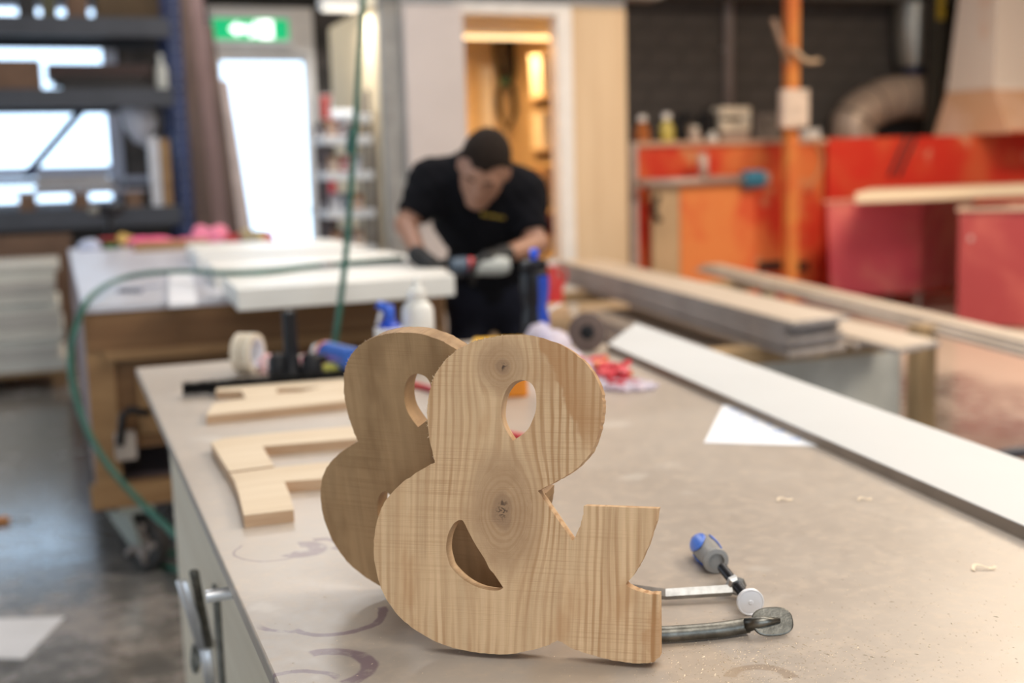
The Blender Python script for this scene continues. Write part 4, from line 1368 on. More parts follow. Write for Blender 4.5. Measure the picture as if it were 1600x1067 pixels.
for (xa, xb, yb, lab, cmat) in ((436, 490, 366, 'red spirit level lying at the far end of the back bench', REDP), (205, 300, 377, 'brown wooden batten lying across the far end of the back bench', BROWN2)):
    p, q_ = PZ(xa, yb, BT), PZ(xb, yb - 2, BT)
    p.y = q_.y = min(p.y, 7.9)
    if xa == 436: p, q_ = Vector((1.02, 7.9, BT)), Vector((1.33, 7.86, BT))
    else: p, q_ = Vector((0.42, 7.38, BT)), Vector((0.86, 7.42, BT))
    t = thing('spirit_level' if cmat is REDP else 'batten', lab, 'level' if cmat is REDP else 'batten', (p.x, p.y, BT))
    dd = (q_ - p)
    ang = math.atan2(dd.y, dd.x)
    box('body', (0, dd.length, 0, 0.03, 0.0005, 0.055), cmat, t, world=False, bw=0.003)
    t.rotation_euler[2] = ang
    if cmat is REDP: box('vial', (dd.length * 0.45, dd.length * 0.55, -0.002, 0.0, 0.015, 0.04), plain('vial_yellow', (0.6, 0.65, 0.1), 0.2), t, world=False)

# green hoses
hp = [PZ(628, 404, BT + PTH + 0.010), PZ(560, 410, BT + PTH + 0.010), PZ(480, 417, BT + PTH + 0.010), PZ(420, 424, BT + PTH + 0.012), PZ(352, 427, BT + 0.085), PZ(290, 424, BT + 0.06), PZ(225, 428, BT + 0.05), PZ(178, 440, BT + 0.03), PD(140, 466, 4.02), PD(118, 512, 3.93),
      PD(110, 565, 3.92), PD(118, 620, 3.92), PD(140, 680, 3.90), PD(175, 735, 3.88), PD(220, 785, 3.86), PD(262, 825, 3.80), PD(305, 868, 3.74), PD(330, 905, 3.78), PD(305, 905, 3.90), PZ(262, 885, 0.012), PZ(232, 884, 0.012), PZ(250, 868, 0.03), PZ(300, 862, 0.012)]
hs = thing('air_hose', 'green air hose looping from the white boards down to the floor', 'hose', (hp[9].x, hp[9].y, 0))
tube('hose', cr(hp, 7), 0.0105, GREENH, hs, seg=10)
lathe('coupling', [(0, 0.012), (0.05, 0.013), (0.052, 0.008)], PZ(520, 413, BT + PTH + 0.014), PZ(500, 415, BT + PTH + 0.014), STEEL, hs)
hq = [PD(572, -160, 3.72), PD(567, 0, 3.72), PD(560, 120, 3.72), PD(552, 240, 3.72), PD(541, 390, 3.72), PD(528, 500, 3.72), PD(510, 620, 3.72), PD(490, 760, 3.7), PD(470, 880, 3.72)]
h2_ = thing('air_hose', 'green air hose hanging down from the ceiling left of the man', 'hose', (hq[-1].x, hq[-1].y, 0))
hq.append(Vector((hq[-1].x, hq[-1].y, 0.012)))
top_ = hq[0].copy(); top_.z = 4.6
tube('hose', cr([top_] + hq, 5), 0.0098, GREENH, h2_, seg=10)
lathe('coupling', [(0, 0.012), (0.008, 0.017), (0.075, 0.017), (0.083, 0.012)], PD(547, 240, 3.72), PD(552, 205, 3.72), plain('coupling_green', (0.015, 0.09, 0.07), 0.4), h2_)

# ------------------------------------------------------------------ MAN
def a3(v): return np.array((v.x, v.y, v.z))


SKIN = plain('skin', (0.34, 0.175, 0.115), 0.5, var=0.08, scale=20)
SHIRT = plain('black_tshirt', (0.005, 0.005, 0.007), 0.95, var=0.2, scale=20, spec=0.15)
TROU = plain('navy_trousers', (0.009, 0.010, 0.018), 0.9, var=0.2, scale=14, spec=0.2)
HAIR = plain('dark_hair', (0.018, 0.012, 0.009), 0.9, var=0.35, scale=90, spec=0.15)
GLOVE = plain('black_glove', (0.010, 0.010, 0.011), 0.7, var=0.25, scale=40)
J = dict(
    pelvis=PD(772, 462, 4.95), waist=PD(768, 410, 4.93), chest=PD(757, 335, 4.80), upper=PD(750, 285, 4.68), neck=PD(752, 262, 4.55),
    shL=PD(676, 285, 4.68), shR=PD(818, 302, 4.70), elL=PD(634, 352, 4.62), elR=PD(838, 382, 4.62), wrL=PD(657, 402, 4.42), wrR=PD(783, 400, 4.42),
    hipL=PD(738, 478, 4.95), hipR=PD(804, 478, 4.95))
J = {k: a3(v) for k, v in J.items()}
fdir = a3(Vector((0.355, 0.935, 0)))
rdir = a3(rt)
for s_, hp_ in (('L', 'hipL'), ('R', 'hipR')):
    kx = J[hp_] + (rdir * (-0.05 if s_ == 'L' else 0.05))
    J['kn' + s_] = np.array((kx[0], kx[1], 0.50)) - fdir * 0.05
    J['an' + s_] = np.array((kx[0], kx[1], 0.085)) + fdir * 0.02
# head: centre, axes (chin direction bends down and toward the camera)
hc_ = a3(PD(756, 262, 4.42))
hup = np.array((0, 0, 0.70)) - fdir * 0.70 + rdir * 0.16              # crown direction: the head is bowed toward the camera
hup /= np.linalg.norm(hup)
hfw = -fdir * 0.62 + np.array((0, 0, -0.78)) - rdir * 0.22
hfw = hfw - hup * (hfw @ hup)
hfw /= np.linalg.norm(hfw)
hrt = np.cross(hfw, hup)
HR = np.stack([hrt, hfw, hup], 1)                                    # columns: local x right, y forward, z up


def hl(P): return (P - hc_) @ HR


HS = 1.13


def head_sdf(P):
    q = hl(P) / HS
    f = sd_ell(q, (0, -0.012, 0.030), (0.077, 0.097, 0.092))          # skull
    f = smin(f, sd_ell(q, (0, 0.026, -0.048), (0.066, 0.064, 0.076)), 0.04)   # face and jaw
    f = smin(f, sd_cap(q, (0, 0.090, 0.008), (0, 0.106, -0.032), 0.009, 0.014), 0.014)  # nose
    f = smin(f, sd_cap(q, (-0.045, 0.078, 0.018), (0.045, 0.078, 0.018), 0.010, 0.010), 0.015)  # brow
    f = smin(f, sd_ell(q, (0, 0.068, -0.104), (0.034, 0.024, 0.020)), 0.02)  # chin
    for s in (-1, 1):
        f = np.maximum(f, -sd_ell(q, (s * 0.032, 0.098, 0.000), (0.018, 0.014, 0.011)))
        f = smin(f, sd_ell(q, (s * 0.032, 0.080, 0.000), (0.014, 0.012, 0.010)), 0.004)
        f = smin(f, sd_ell(q, (s * 0.079, -0.004, -0.008), (0.012, 0.020, 0.032)), 0.008)  # ears
    f = smin(f, sd_ell(q, (0, 0.090, -0.066), (0.024, 0.010, 0.007)), 0.006)   # lips
    return f * HS


def arm_sdf(P, s, g):
    f = smin(sd_cap(P, J['sh' + s], J['el' + s], 0.056 + g, 0.043 + g), sd_cap(P, J['el' + s], J['wr' + s], 0.043 + g, 0.029 + g), 0.02)
    return f


def torso_sdf(P, g):
    f = sd_cap(P, J['pelvis'], J['waist'], 0.125 + g, 0.125 + g)
    f = smin(f, sd_cap(P, J['waist'], J['chest'], 0.130 + g, 0.150 + g), 0.05)
    f = smin(f, sd_cap(P, J['chest'], J['upper'], 0.150 + g, 0.120 + g), 0.05)
    f = smin(f, sd_cap(P, J['waist'] - rdir * 0.055, J['waist'] + rdir * 0.055, 0.118 + g, 0.118 + g), 0.05)
    f = smin(f, sd_cap(P, J['chest'] - rdir * 0.075, J['chest'] + rdir * 0.075, 0.128 + g, 0.128 + g), 0.05)
    f = smin(f, sd_cap(P, J['shL'], J['upper'], 0.066 + g, 0.10 + g), 0.06)
    f = smin(f, sd_cap(P, J['shR'], J['upper'], 0.066 + g, 0.10 + g), 0.06)
    f = smin(f, sd_cap(P, J['shL'], J['chest'], 0.060 + g, 0.09 + g), 0.06)
    f = smin(f, sd_cap(P, J['shR'], J['chest'], 0.060 + g, 0.09 + g), 0.06)
    return f


def leg_sdf(P, s, g):
    f = smin(sd_cap(P, J['hip' + s], J['kn' + s], 0.086 + g, 0.060 + g), sd_cap(P, J['kn' + s], J['an' + s], 0.058 + g, 0.042 + g), 0.03)
    return f


def body_sdf(P):
    f = torso_sdf(P, 0)
    for s in 'LR':
        f = smin(f, arm_sdf(P, s, 0), 0.02)
        f = smin(f, leg_sdf(P, s, 0), 0.03)
    f = smin(f, sd_cap(P, J['neck'] + np.array((0, 0, -0.03)), hc_ + (HR @ np.array((0, -0.03, -0.05))), 0.062, 0.055), 0.03)
    f = smin(f, head_sdf(P), 0.02)
    return f


allp = np.stack(list(J.values()) + [hc_])
lo3, hi3 = allp.min(0) - 0.22, allp.max(0) + 0.22
lo3[2] = 0.05
man = thing('person', 'man in black t-shirt and black gloves bending over the back bench with a power tool', 'person', (J['pelvis'][0], J['pelvis'][1], 0))
V, Fc = nets(body_sdf, lo3, hi3, 0.0105)
body = mobj('body', V, Fc, SKIN, man, world=True, smooth=True)


def shirt_sdf(P):
    f = torso_sdf(P, 0.014)
    for s in 'LR':
        e = J['sh' + s] * 0.22 + J['el' + s] * 0.78
        a = sd_cap(P, J['sh' + s], e, 0.070, 0.068)
        dd = (J['el' + s] - J['sh' + s]) / np.linalg.norm(J['el' + s] - J['sh' + s])
        a = np.maximum(a, (P - e) @ dd)
        f = smin(f, a, 0.07)
    # hem, neck opening
    f = np.maximum(f, (J['pelvis'][2] - 0.02) - P[..., 2])
    f = np.maximum(f, -(sd_cap(P, J['neck'] - fdir * 0.06, hc_ - hup * 0.02, 0.075, 0.085)))
    f = f + 0.004 * np.sin(P[..., 2] * 70 + P[..., 0] * 40) * np.sin(P[..., 0] * 55)
    return f


V, Fc = nets(shirt_sdf, (lo3[0], lo3[1], J['pelvis'][2] - 0.1), hi3, 0.0105)
shirt = mobj('tshirt', V, Fc, SHIRT, man, world=True, smooth=True)


def trou_sdf(P):
    f = smin(leg_sdf(P, 'L', 0.014), leg_sdf(P, 'R', 0.014), 0.015)
    f = smin(f, sd_cap(P, J['hipL'] + np.array((0, 0, 0.03)), J['hipR'] + np.array((0, 0, 0.03)), 0.115, 0.115), 0.04)
    f = smin(f, sd_cap(P, J['pelvis'] - rdir * 0.05, J['pelvis'] + rdir * 0.05, 0.134, 0.134), 0.03)
    f = np.maximum(f, P[..., 2] - (J['pelvis'][2] + 0.06))
    f = np.maximum(f, 0.07 - P[..., 2])
    return f


V, Fc = nets(trou_sdf, (lo3[0], lo3[1], 0.04), (hi3[0], hi3[1], J['pelvis'][2] + 0.12), 0.0115)
mobj('trousers', V, Fc, TROU, man, world=True, smooth=True)


def hair_sdf(P):
    q = hl(P) / HS
    f = sd_ell(q, (0, -0.014, 0.033), (0.0835, 0.1040, 0.0975))
    cut = 0.040 - (q[..., 2] + 0.0) - 0.60 * (-q[..., 1] + 0.03)       # hairline rises toward the brow
    temple = np.clip((q[..., 1] - 0.01) / 0.05, 0, 1)
    cut = cut + temple * (2.2 * np.clip(np.abs(q[..., 0]) - 0.022, 0, 1) * 0.45 - 0.008) + 0.004 * np.sin(q[..., 0] * 150) * temple
    f = np.maximum(f, cut)
    return f + 0.0016 * np.sin(q[..., 0] * 320) * np.sin(q[..., 1] * 280) * np.sin(q[..., 2] * 300)


V, Fc = nets(hair_sdf, hc_ - 0.18, hc_ + 0.18, 0.006)
mobj('hair', V, Fc, HAIR, man, world=True, smooth=True)
for s in (-1, 1):
    e0, e1 = hc_ + HR @ np.array((s * 0.016, 0.093, 0.021)) * HS, hc_ + HR @ np.array((s * 0.048, 0.080, 0.022)) * HS
    tube('eyebrow', [Vector(e0), Vector((e0 + e1) / 2 + HR @ np.array((0, 0.004, 0.003))), Vector(e1)], 0.0045, HAIR, man, seg=6)
# boots
for s in 'LR':
    a = J['an' + s]

    def boot(P, a=a):
        f = smin(sd_cap(P, a, a - np.array((0, 0, 0.035)) - fdir * 0.01, 0.055, 0.048), sd_cap(P, a - np.array((0, 0, 0.04)), a - np.array((0, 0, 0.045)) - fdir * 0.16, 0.045, 0.040), 0.03)
        return np.maximum(f, 0.002 - P[..., 2])
    V, Fc = nets(boot, np.array((a[0] - 0.26, a[1] - 0.3, -0.01)), np.array((a[0] + 0.2, a[1] + 0.2, 0.2)), 0.012)
    mobj('boot', V, Fc, RUBBER, man, world=True, smooth=True)

# power tool (the hands close on it)
ta, tb = PD(700, 416, 4.36), PD(800, 414, 4.38)
tdir = (tb - ta).normalized()
pt = thing('power_sander', 'pale grey power sander held in the gloved hands of the man', 'power tool', tuple(ta))
lathe('motor_body', [(0.0, 0.020), (0.01, 0.032), (0.10, 0.036), (0.125, 0.034), (0.14, 0.028), (0.145, 0.01)], PD(737, 417, 4.34), tb, plain('tool_grey', (0.42, 0.44, 0.42), 0.4), pt)
lathe('gear_head', [(0.0, 0.020), (0.01, 0.031), (0.055, 0.034), (0.072, 0.026)], PD(704, 416, 4.35), tb, plain('tool_blue_grey', (0.07, 0.10, 0.14), 0.4), pt)
lathe('collar', [(0, 0.034), (0.014, 0.034)], PD(732, 416, 4.345), tb, REDP, pt)
hcp = PD(706, 420, 4.35)
lathe('sanding_pad', [(0, 0.028), (0.012, 0.055), (0.02, 0.058)], hcp - Vector((0, 0, 0.006)), hcp - Vector((0, 0, 1)), BLACKP, pt)
tube('side_handle', [PD(706, 410, 4.36), PD(690, 412, 4.42), PD(676, 414, 4.44)], [0.014, 0.017, 0.016], BLACKP, pt)


# gloves: palm and five separate bent fingers, closing on the tool
def glove(wr, palm, grip_dir, curl_dir, thumb_dir, nm):
    wr, palm = np.array(wr), np.array(palm)
    g_, c_, t_ = [np.array(v) / np.linalg.norm(v) for v in (grip_dir, curl_dir, thumb_dir)]
    segs = [(wr + (wr - palm) * 0.35, wr, 0.036, 0.033), (wr, palm, 0.033, 0.036)]
    ac = g_
    fw = palm - wr
    fw = fw / np.linalg.norm(fw)
    fingers = []
    for i, (o_, L) in enumerate(((-0.032, 0.078), (-0.011, 0.088), (0.011, 0.083), (0.032, 0.066))):
        b0 = palm + ac * o_ + fw * 0.022
        b1 = b0 + fw * L * 0.42 + c_ * L * 0.10
        b2_ = b1 + fw * L * 0.12 + c_ * L * 0.36
        b3 = b2_ - fw * L * 0.16 + c_ * L * 0.22
        fingers.append(((b0, b1, 0.0112, 0.0105), (b1, b2_, 0.0105, 0.0098), (b2_, b3, 0.0098, 0.0085)))
    t0 = palm - fw * 0.02 - ac * 0.026
    t1 = t0 + t_ * 0.036 - ac * 0.018
    t2 = t1 + t_ * 0.022 + c_ * 0.016 + fw * 0.012
    fingers.append(((t0, t1, 0.0135, 0.0120), (t1, t2, 0.0118, 0.0098)))

    def fn(P):
        f = smin(sd_cap(P, *segs[0]), sd_cap(P, *segs[1]), 0.015)
        f = smin(f, sd_cap(P, palm - ac * 0.026, palm + ac * 0.026, 0.023, 0.023), 0.016)
        for fg in fingers:
            e = None
            for sg in fg:
                k = sd_cap(P, *sg)
                e = k if e is None else smin(e, k, 0.004)
            f = smin(f, e, 0.005)
        return f
    pts = np.stack([p for fg in fingers for sg in fg for p in sg[:2]] + [wr, palm, segs[0][0]])
    V, Fc = nets(fn, pts.min(0) - 0.06, pts.max(0) + 0.06, 0.0042)
    mobj(nm, V, Fc, GLOVE, man, world=True, smooth=True)


dn = np.array((0, 0, -1.0))
glove(J['wrL'], a3(PD(672, 413, 4.40)), -fdir * 0.9 + rdir * 0.2, dn * 0.8 + rdir * 0.4, -fdir + rdir * 0.5, 'glove')
glove(J['wrR'], a3(PD(762, 408, 4.37)), -fdir * 0.3 - rdir * 0.9 * 0 + np.array((0, 0, 0.6)) - fdir * 0.4, -fdir * 0.2 + dn * 0.7 - rdir * 0.3, -fdir * 0.6 + np.array((0, 0, 0.6)), 'glove')
# small yellow print on the chest
YEL = plain('yellow_print', (0.42, 0.28, 0.03), 0.7)
dg = bpy.context.evaluated_depsgraph_get()
from mathutils.bvhtree import BVHTree
sh_bvh = BVHTree.FromPolygons([WM[shirt] @ v.co for v in shirt.data.vertices], [p.vertices[:] for p in shirt.data.polygons])
vs2, fs2 = [], []
xx = 752.0
for i, wch in enumerate((5, 3, 4, 3, 4, 4, 3, 4, 3)):
    yy = 334 + (xx - 752) * 0.16
    cs = []
    for (ax_, ay_) in ((0, 3.2), (wch - 1, 3.2), (wch - 1, -3.2 if i in (0,) else -1.8), (0, -3.2 if i in (0, 4) else -1.8)):
        h_ = sh_bvh.ray_cast(CP, ray(xx + ax_, yy + ay_).normalized())
        if h_[0] is not None: cs.append(h_[0] + h_[1] * 0.003)
    if len(cs) == 4:
        n = len(vs2)
        vs2 += cs
        fs2.append((n, n + 1, n + 2, n + 3))
    xx += wch + 0.6
if vs2: mobj('chest_print', vs2, fs2, YEL, shirt, world=True)

# ------------------------------------------------------------------ RACK with its load
RY0, RY1 = 9.95, 10.85
rk = thing('pallet_rack', 'tall steel rack with blue uprights and grey beams in front of the window', 'rack', (0.0, 10.4, 0))


def upright(x, y):
    vs, nm = [], 'upright'
    o = boxes('upright', [(x - 0.05, x - 0.042, y, y + 0.07, 0, 3.4), (x + 0.042, x + 0.05, y, y + 0.07, 0, 3.4), (x - 0.042, x + 0.042, y, y + 0.006, 0, 3.4)], BLUEM, rk)
    HOLE = plain('slot_grey', (0.16, 0.18, 0.28), 0.5)
    for zz in np.arange(1.0, 3.0, 0.10):
        lathe('slot', [(0, 0.013), (0.002, 0.013)], (x, y - 0.0005, zz), (x, y - 1, zz), HOLE, o, seg=8, smooth=False)


for x in (0.995, -1.75):
    upright(x, RY0)
    boxes('upright', [(x - 0.05, x + 0.05, RY1 - 0.07, RY1, 0, 3.4)], BLUEM, rk)
    for zz in (0.4, 1.2, 2.0, 2.8):
        tube('brace', [(x, RY0 + 0.05, zz), (x, RY1 - 0.05, zz + 0.6)], 0.016, BLUEM, rk, seg=4, smooth=False)
tube('brace', [PY(40, 275, RY1), PY(128, 172, RY1)], 0.034, BLUEM, rk, seg=4, smooth=False)
for (z0, z1) in ((2.49, 2.64), (1.955, 2.095), (1.02, 1.17)):
    for y in (RY0 - 0.03, RY1 - 0.02):
        box('beam', (-1.70, 0.945, y, y + 0.05, z0, z1), GREYM, rk, bw=0.004)
    box('shelf_deck', (-1.70, 0.945, RY0 + 0.02, RY1 - 0.02, z1 - 0.02, z1), plain('deck_dark', (0.07, 0.065, 0.06), 0.7), rk)


def carton(name, label, b, mat, group='load on the rack', lid=True):
    t = thing(name, label, 'box' if 'box' in name or 'carton' in name else name.replace('_', ' '), ((b[0] + b[1]) / 2, (b[2] + b[3]) / 2, b[4]), group=group)
    box('body', b, mat, t, bw=0.006)
    if lid:
        m = (b[2] + b[3]) / 2
        boxes('flap', [(b[0], b[1], b[2], m - 0.002, b[5], b[5] + 0.005), (b[0], b[1], m + 0.002, b[3], b[5], b[5] + 0.005)], mat, t)
    return t


zt = 2.64
carton('carton', 'brown carton at the right end of the top rack shelf', (0.42, 0.90, 10.05, 10.60, zt, zt + 0.42), plain('carton_brown2', (0.10, 0.062, 0.03), 0.8))
carton('carton', 'dark brown carton in the middle of the top rack shelf', (0.20, 0.36, 10.05, 10.50, zt, zt + 0.40), CARD)
carton('carton', 'olive carton left of the middle on the top rack shelf', (0.02, 0.13, 10.05, 10.45, zt, zt + 0.38), plain('carton_olive', (0.10, 0.09, 0.05), 0.8))
carton('carton', 'small dark carton at the left end of the top rack shelf', (-0.15, -0.02, 10.05, 10.45, zt, zt + 0.36), DARK)
zm = 2.095
carton('carton', 'brown carton at the left end of the middle rack shelf', (-0.9, -0.02, 10.0, 10.55, zm, zm + 0.22), CARD)
for i, (x0, x1, z0, z1, m, lab) in enumerate(((0.12, 0.80, 0.0, 0.055, DARK, 'lowest black sheet in the pile on the middle rack shelf'), (0.06, 0.74, 0.055, 0.10, plain('sheet_brownblack', (0.028, 0.022, 0.020), 0.6), 'middle dark brown sheet in the pile on the middle rack shelf'),
                                              (0.02, 0.80, 0.10, 0.20, plain('sheet_redbrown', (0.035, 0.014, 0.010), 0.6), 'topmost red-brown slab in the pile on the middle rack shelf'))):
    t = thing('sheet_pile_board', lab, 'board', ((x0 + x1) / 2, 10.3, zm + z0), group='dark boards on the middle rack shelf')
    box('board', (x0, x1, 10.0, 10.6, zm + z0, zm + z1 - 0.004), m, t, bw=0.004)
    box('edge_strip', (x0 + 0.01, x1 - 0.01, 9.992, 10.0, zm + z0 + 0.005, zm + z1 - 0.01), m, t)
t = thing('bottle', 'pale plastic bottle beside the rack upright on the middle shelf', 'bottle', (0.88, 10.1, zm))
lathe('bottle_body', [(0, 0.04), (0.005, 0.048), (0.17, 0.048), (0.21, 0.02), (0.25, 0.02)], (0.88, 10.08, zm), (0.88, 10.08, 9), CREAM, t)
lathe('cap', [(0.25, 0.022), (0.28, 0.022), (0.283, 0.01)], (0.88, 10.08, zm), (0.88, 10.08, 9), CREAM, t)
zl = 1.17
# pallet on the low shelf
pa = thing('pallet', 'wooden pallet lying on the low rack shelf', 'pallet', (0.0, 10.3, zl))
for i in range(5):
    box('slat', (-1.2, 0.70, 10.0 + i * 0.165, 10.11 + i * 0.165, zl + 0.12, zl + 0.145), plain('slat_grey', (0.26, 0.25, 0.29), 0.7), pa)
for x in (-0.95, -0.20, 0.20, 0.60):
    for y in (10.0, 10.33, 10.66):
        box('block', (x - 0.06, x + 0.06, y, y + 0.11, zl, zl + 0.12), CARD, pa)
t = thing('folded_sheet', 'pale folded dust sheet lying on the pallet', 'sheet', (0.2, 10.3, zl + 0.145))
for i in range(4):
    box('fold', (-0.14 + 0.01 * i, 0.47 - 0.02 * i, 10.03, 10.5, zl + 0.146 + i * 0.03, zl + 0.174 + i * 0.03), plain('sheet_grey', (0.42, 0.40, 0.40), 0.8), t, bw=0.012)
# two boards standing on the low shelf
for i, (x0, x1, m, lab) in enumerate(((0.735, 0.815, plain('upright_white', (0.58, 0.57, 0.60), 0.5), 'white board standing on end on the low rack shelf'), (0.825, 0.895, BROWN2, 'tan board standing on end beside the white one on the rack'))):
    t = thing('standing_board', lab, 'board', ((x0 + x1) / 2, 10.0, zl), group='boards standing on the rack')
    box('board', (x0, x1, 9.98, 10.12, zl, zl + 0.545 - 0.02 * i), m, t, bw=0.004)
    box('end_cap', (x0, x1, 9.98, 10.12, zl + 0.546 - 0.02 * i, zl + 0.552 - 0.02 * i), m, t)
# hanging white bag under the middle beam


def bagh(P):
    f = sd_ell(P, (0.70, 10.25, 1.86), (0.13, 0.12, 0.16))
    f = smin(f, sd_cap(P, (0.70, 10.25, 1.72), (0.73, 10.25, 1.66), 0.05, 0.02), 0.05)
    f = smin(f, sd_cap(P, (0.66, 10.25, 1.95), (0.66, 10.25, 2.06), 0.10, 0.06), 0.05)
    return np.maximum(f + 0.006 * np.sin(P[..., 0] * 60) * np.sin(P[..., 2] * 25), P[..., 2] - 2.07)


V, Fc = nets(bagh, (0.45, 10.0, 1.6), (0.95, 10.5, 2.09), 0.016)
mobj('hanging_bag', V, Fc, plain('bag_lilac', (0.52, 0.52, 0.58), 0.6), smooth=True, label='pale plastic bag hanging under the middle rack shelf', cat='bag')
carton('carton', 'brown carton at floor level behind the white board stack', (-0.5, 0.1, 9.75, 9.94, 0, 0.98), CARD)

# boards leaning beside the rack
lean = [(1.10, 1.25, 1.07, 1.17, 9.98, 0.50, DARKWOOD, 3.3, 'dark brown board leaning next to the rack upright'), (1.25, 1.37, 1.175, 1.28, 10.02, 0.50, MAUVEWOOD, 3.3, 'mauve board leaning in the middle of the row by the glass door'),
        (1.37, 1.48, 1.30, 1.37, 10.06, 0.46, DARKWOOD, 2.7, 'shorter dark board leaning third from the rack'), (1.485, 1.625, 1.40, 1.47, 10.10, 0.42, plain('lean_pale', (0.44, 0.36, 0.34), 0.6), 2.25, 'pale narrow board leaning nearest the glass door'),
        (1.16, 1.34, 1.14, 1.32, 10.75, 0.32, MAUVEWOOD, 3.2, 'wide mauve board leaning at the back of the row')]
for i, (x0, x1, u0, u1, y, dy, m, L, lab) in enumerate(lean):
    th = 0.03
    ht = math.sqrt(L * L - dy * dy)
    vv = [(x0, y, 0.004), (x1, y, 0.004), (x1, y + th, 0.0), (x0, y + th, 0.0), (u0, y + dy, ht), (u1, y + dy, ht), (u1, y + dy + th, ht), (u0, y + dy + th, ht)]
    fixn(mobj('leaning_board', vv, BF, m, label=lab, cat='board', group='boards leaning by the glass door'))

# stack of white boards on a pallet at the far left
sk = thing('pallet', 'low pallet under the stack of cream boards at far left', 'pallet', (-0.6, 8.9, 0))
for i in range(6):
    box('slat', (-1.6, 0.0, 8.5 + i * 0.15, 8.62 + i * 0.15, 0.10, 0.125), BROWN2, sk)
for x in (-1.5, -0.75, -0.06):
    box('bearer', (x - 0.05, x + 0.05, 8.52, 9.37, 0.0, 0.10), BROWN, sk)
z = 0.126
cols = [plain('cream_board_a', (0.50, 0.47, 0.41), 0.6, var=0.05), plain('cream_board_b', (0.60, 0.58, 0.51), 0.6, var=0.05), plain('cream_board_c', (0.40, 0.37, 0.33), 0.6, var=0.05)]
ords = ['lowest', 'second', 'third', 'fourth', 'fifth', 'sixth', 'seventh', 'eighth', 'ninth', 'topmost']
for i in range(10):
    h = [0.085, 0.07, 0.05, 0.09, 0.10, 0.06, 0.08, 0.075, 0.06, 0.05][i]
    r0 = random.uniform(-0.03, 0.02)
    box('cream_board', (-1.55 + r0, -0.02 + r0, 8.48 + random.uniform(-0.02, 0.03), 9.35, z + 0.002, z + h), cols[(i * 2) % 3], None, bw=0.005, label=f'{ords[i]} cream board in the stack at far left', cat='board', group='stack of cream boards')
    z += h

# ------------------------------------------------------------------ between exit door and store: trolley of small parts, extinguisher, white sheet
tr = thing('parts_trolley', 'metal trolley with bright trays of small parts left of the store room', 'trolley', (2.15, 8.9, 0))
TRAYM = plain('tray_bright', (0.88, 0.90, 0.93), 0.3, 0.0, var=0.04)
tx0, tx1, ty0, ty1 = 1.93, 2.30, 8.75, 9.05
tx0 = PY(508, 300, 8.75).x
tx1 = PY(585, 300, 8.75).x
for x in (tx0, tx1 - 0.03):
    for y in (ty0, ty1 - 0.03):
        box('post', (x, x + 0.03, y, y + 0.03, 0, 1.76 if x == tx0 else 2.0), plain('post_dark', (0.10, 0.08, 0.09), 0.5), tr)
for k, zpx in enumerate((178, 212, 268, 328, 385)):
    z = PY(540, zpx, 8.75).z
    ty = box('tray', (tx0 if k else tx0 + 0.14, tx1, ty0 - 0.02, ty1, z - 0.06, z), TRAYM, tr, bw=0.004)
    box('tray_rim', (tx0 if k else tx0 + 0.14, tx1, ty1 - 0.01, ty1, z, z + 0.05), TRAYM, ty)
cols_ = [(0.55, 0.30, 0.16), (0.30, 0.20, 0.22), (0.62, 0.42, 0.28), (0.45, 0.10, 0.10), (0.60, 0.60, 0.66), (0.16, 0.18, 0.24)]
wd = ['tan', 'plum', 'sand', 'dark red', 'pale grey', 'slate']
rw = ['second', 'third', 'fourth', 'lowest']
for k, zpx in enumerate((212, 268, 328, 385)):
    z = PY(540, zpx, 8.75).z
    for i in range(3):
        x = tx0 + 0.045 + i * 0.085
        ci = (k * 2 + i) % 6
        t = thing('parts_bin', f'{wd[ci]} parts bin on the {rw[k]} tray of the trolley', 'bin', (x + 0.03, 8.85, z), group='parts bins on the trolley')
        M_ = plain('bin_' + wd[ci].replace(' ', '_'), cols_[ci], 0.6)
        boxes('tub', [(x, x + 0.07, 8.77, 8.96, z, z + 0.01), (x, x + 0.004, 8.77, 8.96, z + 0.01, z + 0.12), (x + 0.066, x + 0.07, 8.77, 8.96, z + 0.01, z + 0.12), (x + 0.004, x + 0.066, 8.77, 8.775, z + 0.01, z + 0.085), (x + 0.004, x + 0.066, 8.955, 8.96, z + 0.01, z + 0.12)], M_, t)
        box('label_card', (x + 0.015, x + 0.055, 8.766, 8.77, z + 0.03, z + 0.06), WHITE, t)
# fire extinguisher
fe = thing('fire_extinguisher', 'red fire extinguisher on the wall below its sign', 'extinguisher', (2.52, 11.38, 1.0))
fc = Vector((2.55, 11.37, 0.95))
lathe('cylinder', [(0, 0.05), (0.01, 0.08), (0.42, 0.08), (0.48, 0.05), (0.50, 0.03)], fc, fc + up, REDP, fe)
lathe('valve', [(0.50, 0.03), (0.54, 0.025), (0.56, 0.02)], fc, fc + up, DSTEEL, fe)
tube('nozzle_hose', cr([fc + Vector((0.03, 0, 0.53)), fc + Vector((0.12, -0.02, 0.45)), fc + Vector((0.11, -0.03, 0.2))], 6), 0.012, BLACKP, fe)
box('bracket', (2.50, 2.60, 11.44, 11.49, 1.1, 1.3), DSTEEL, fe)
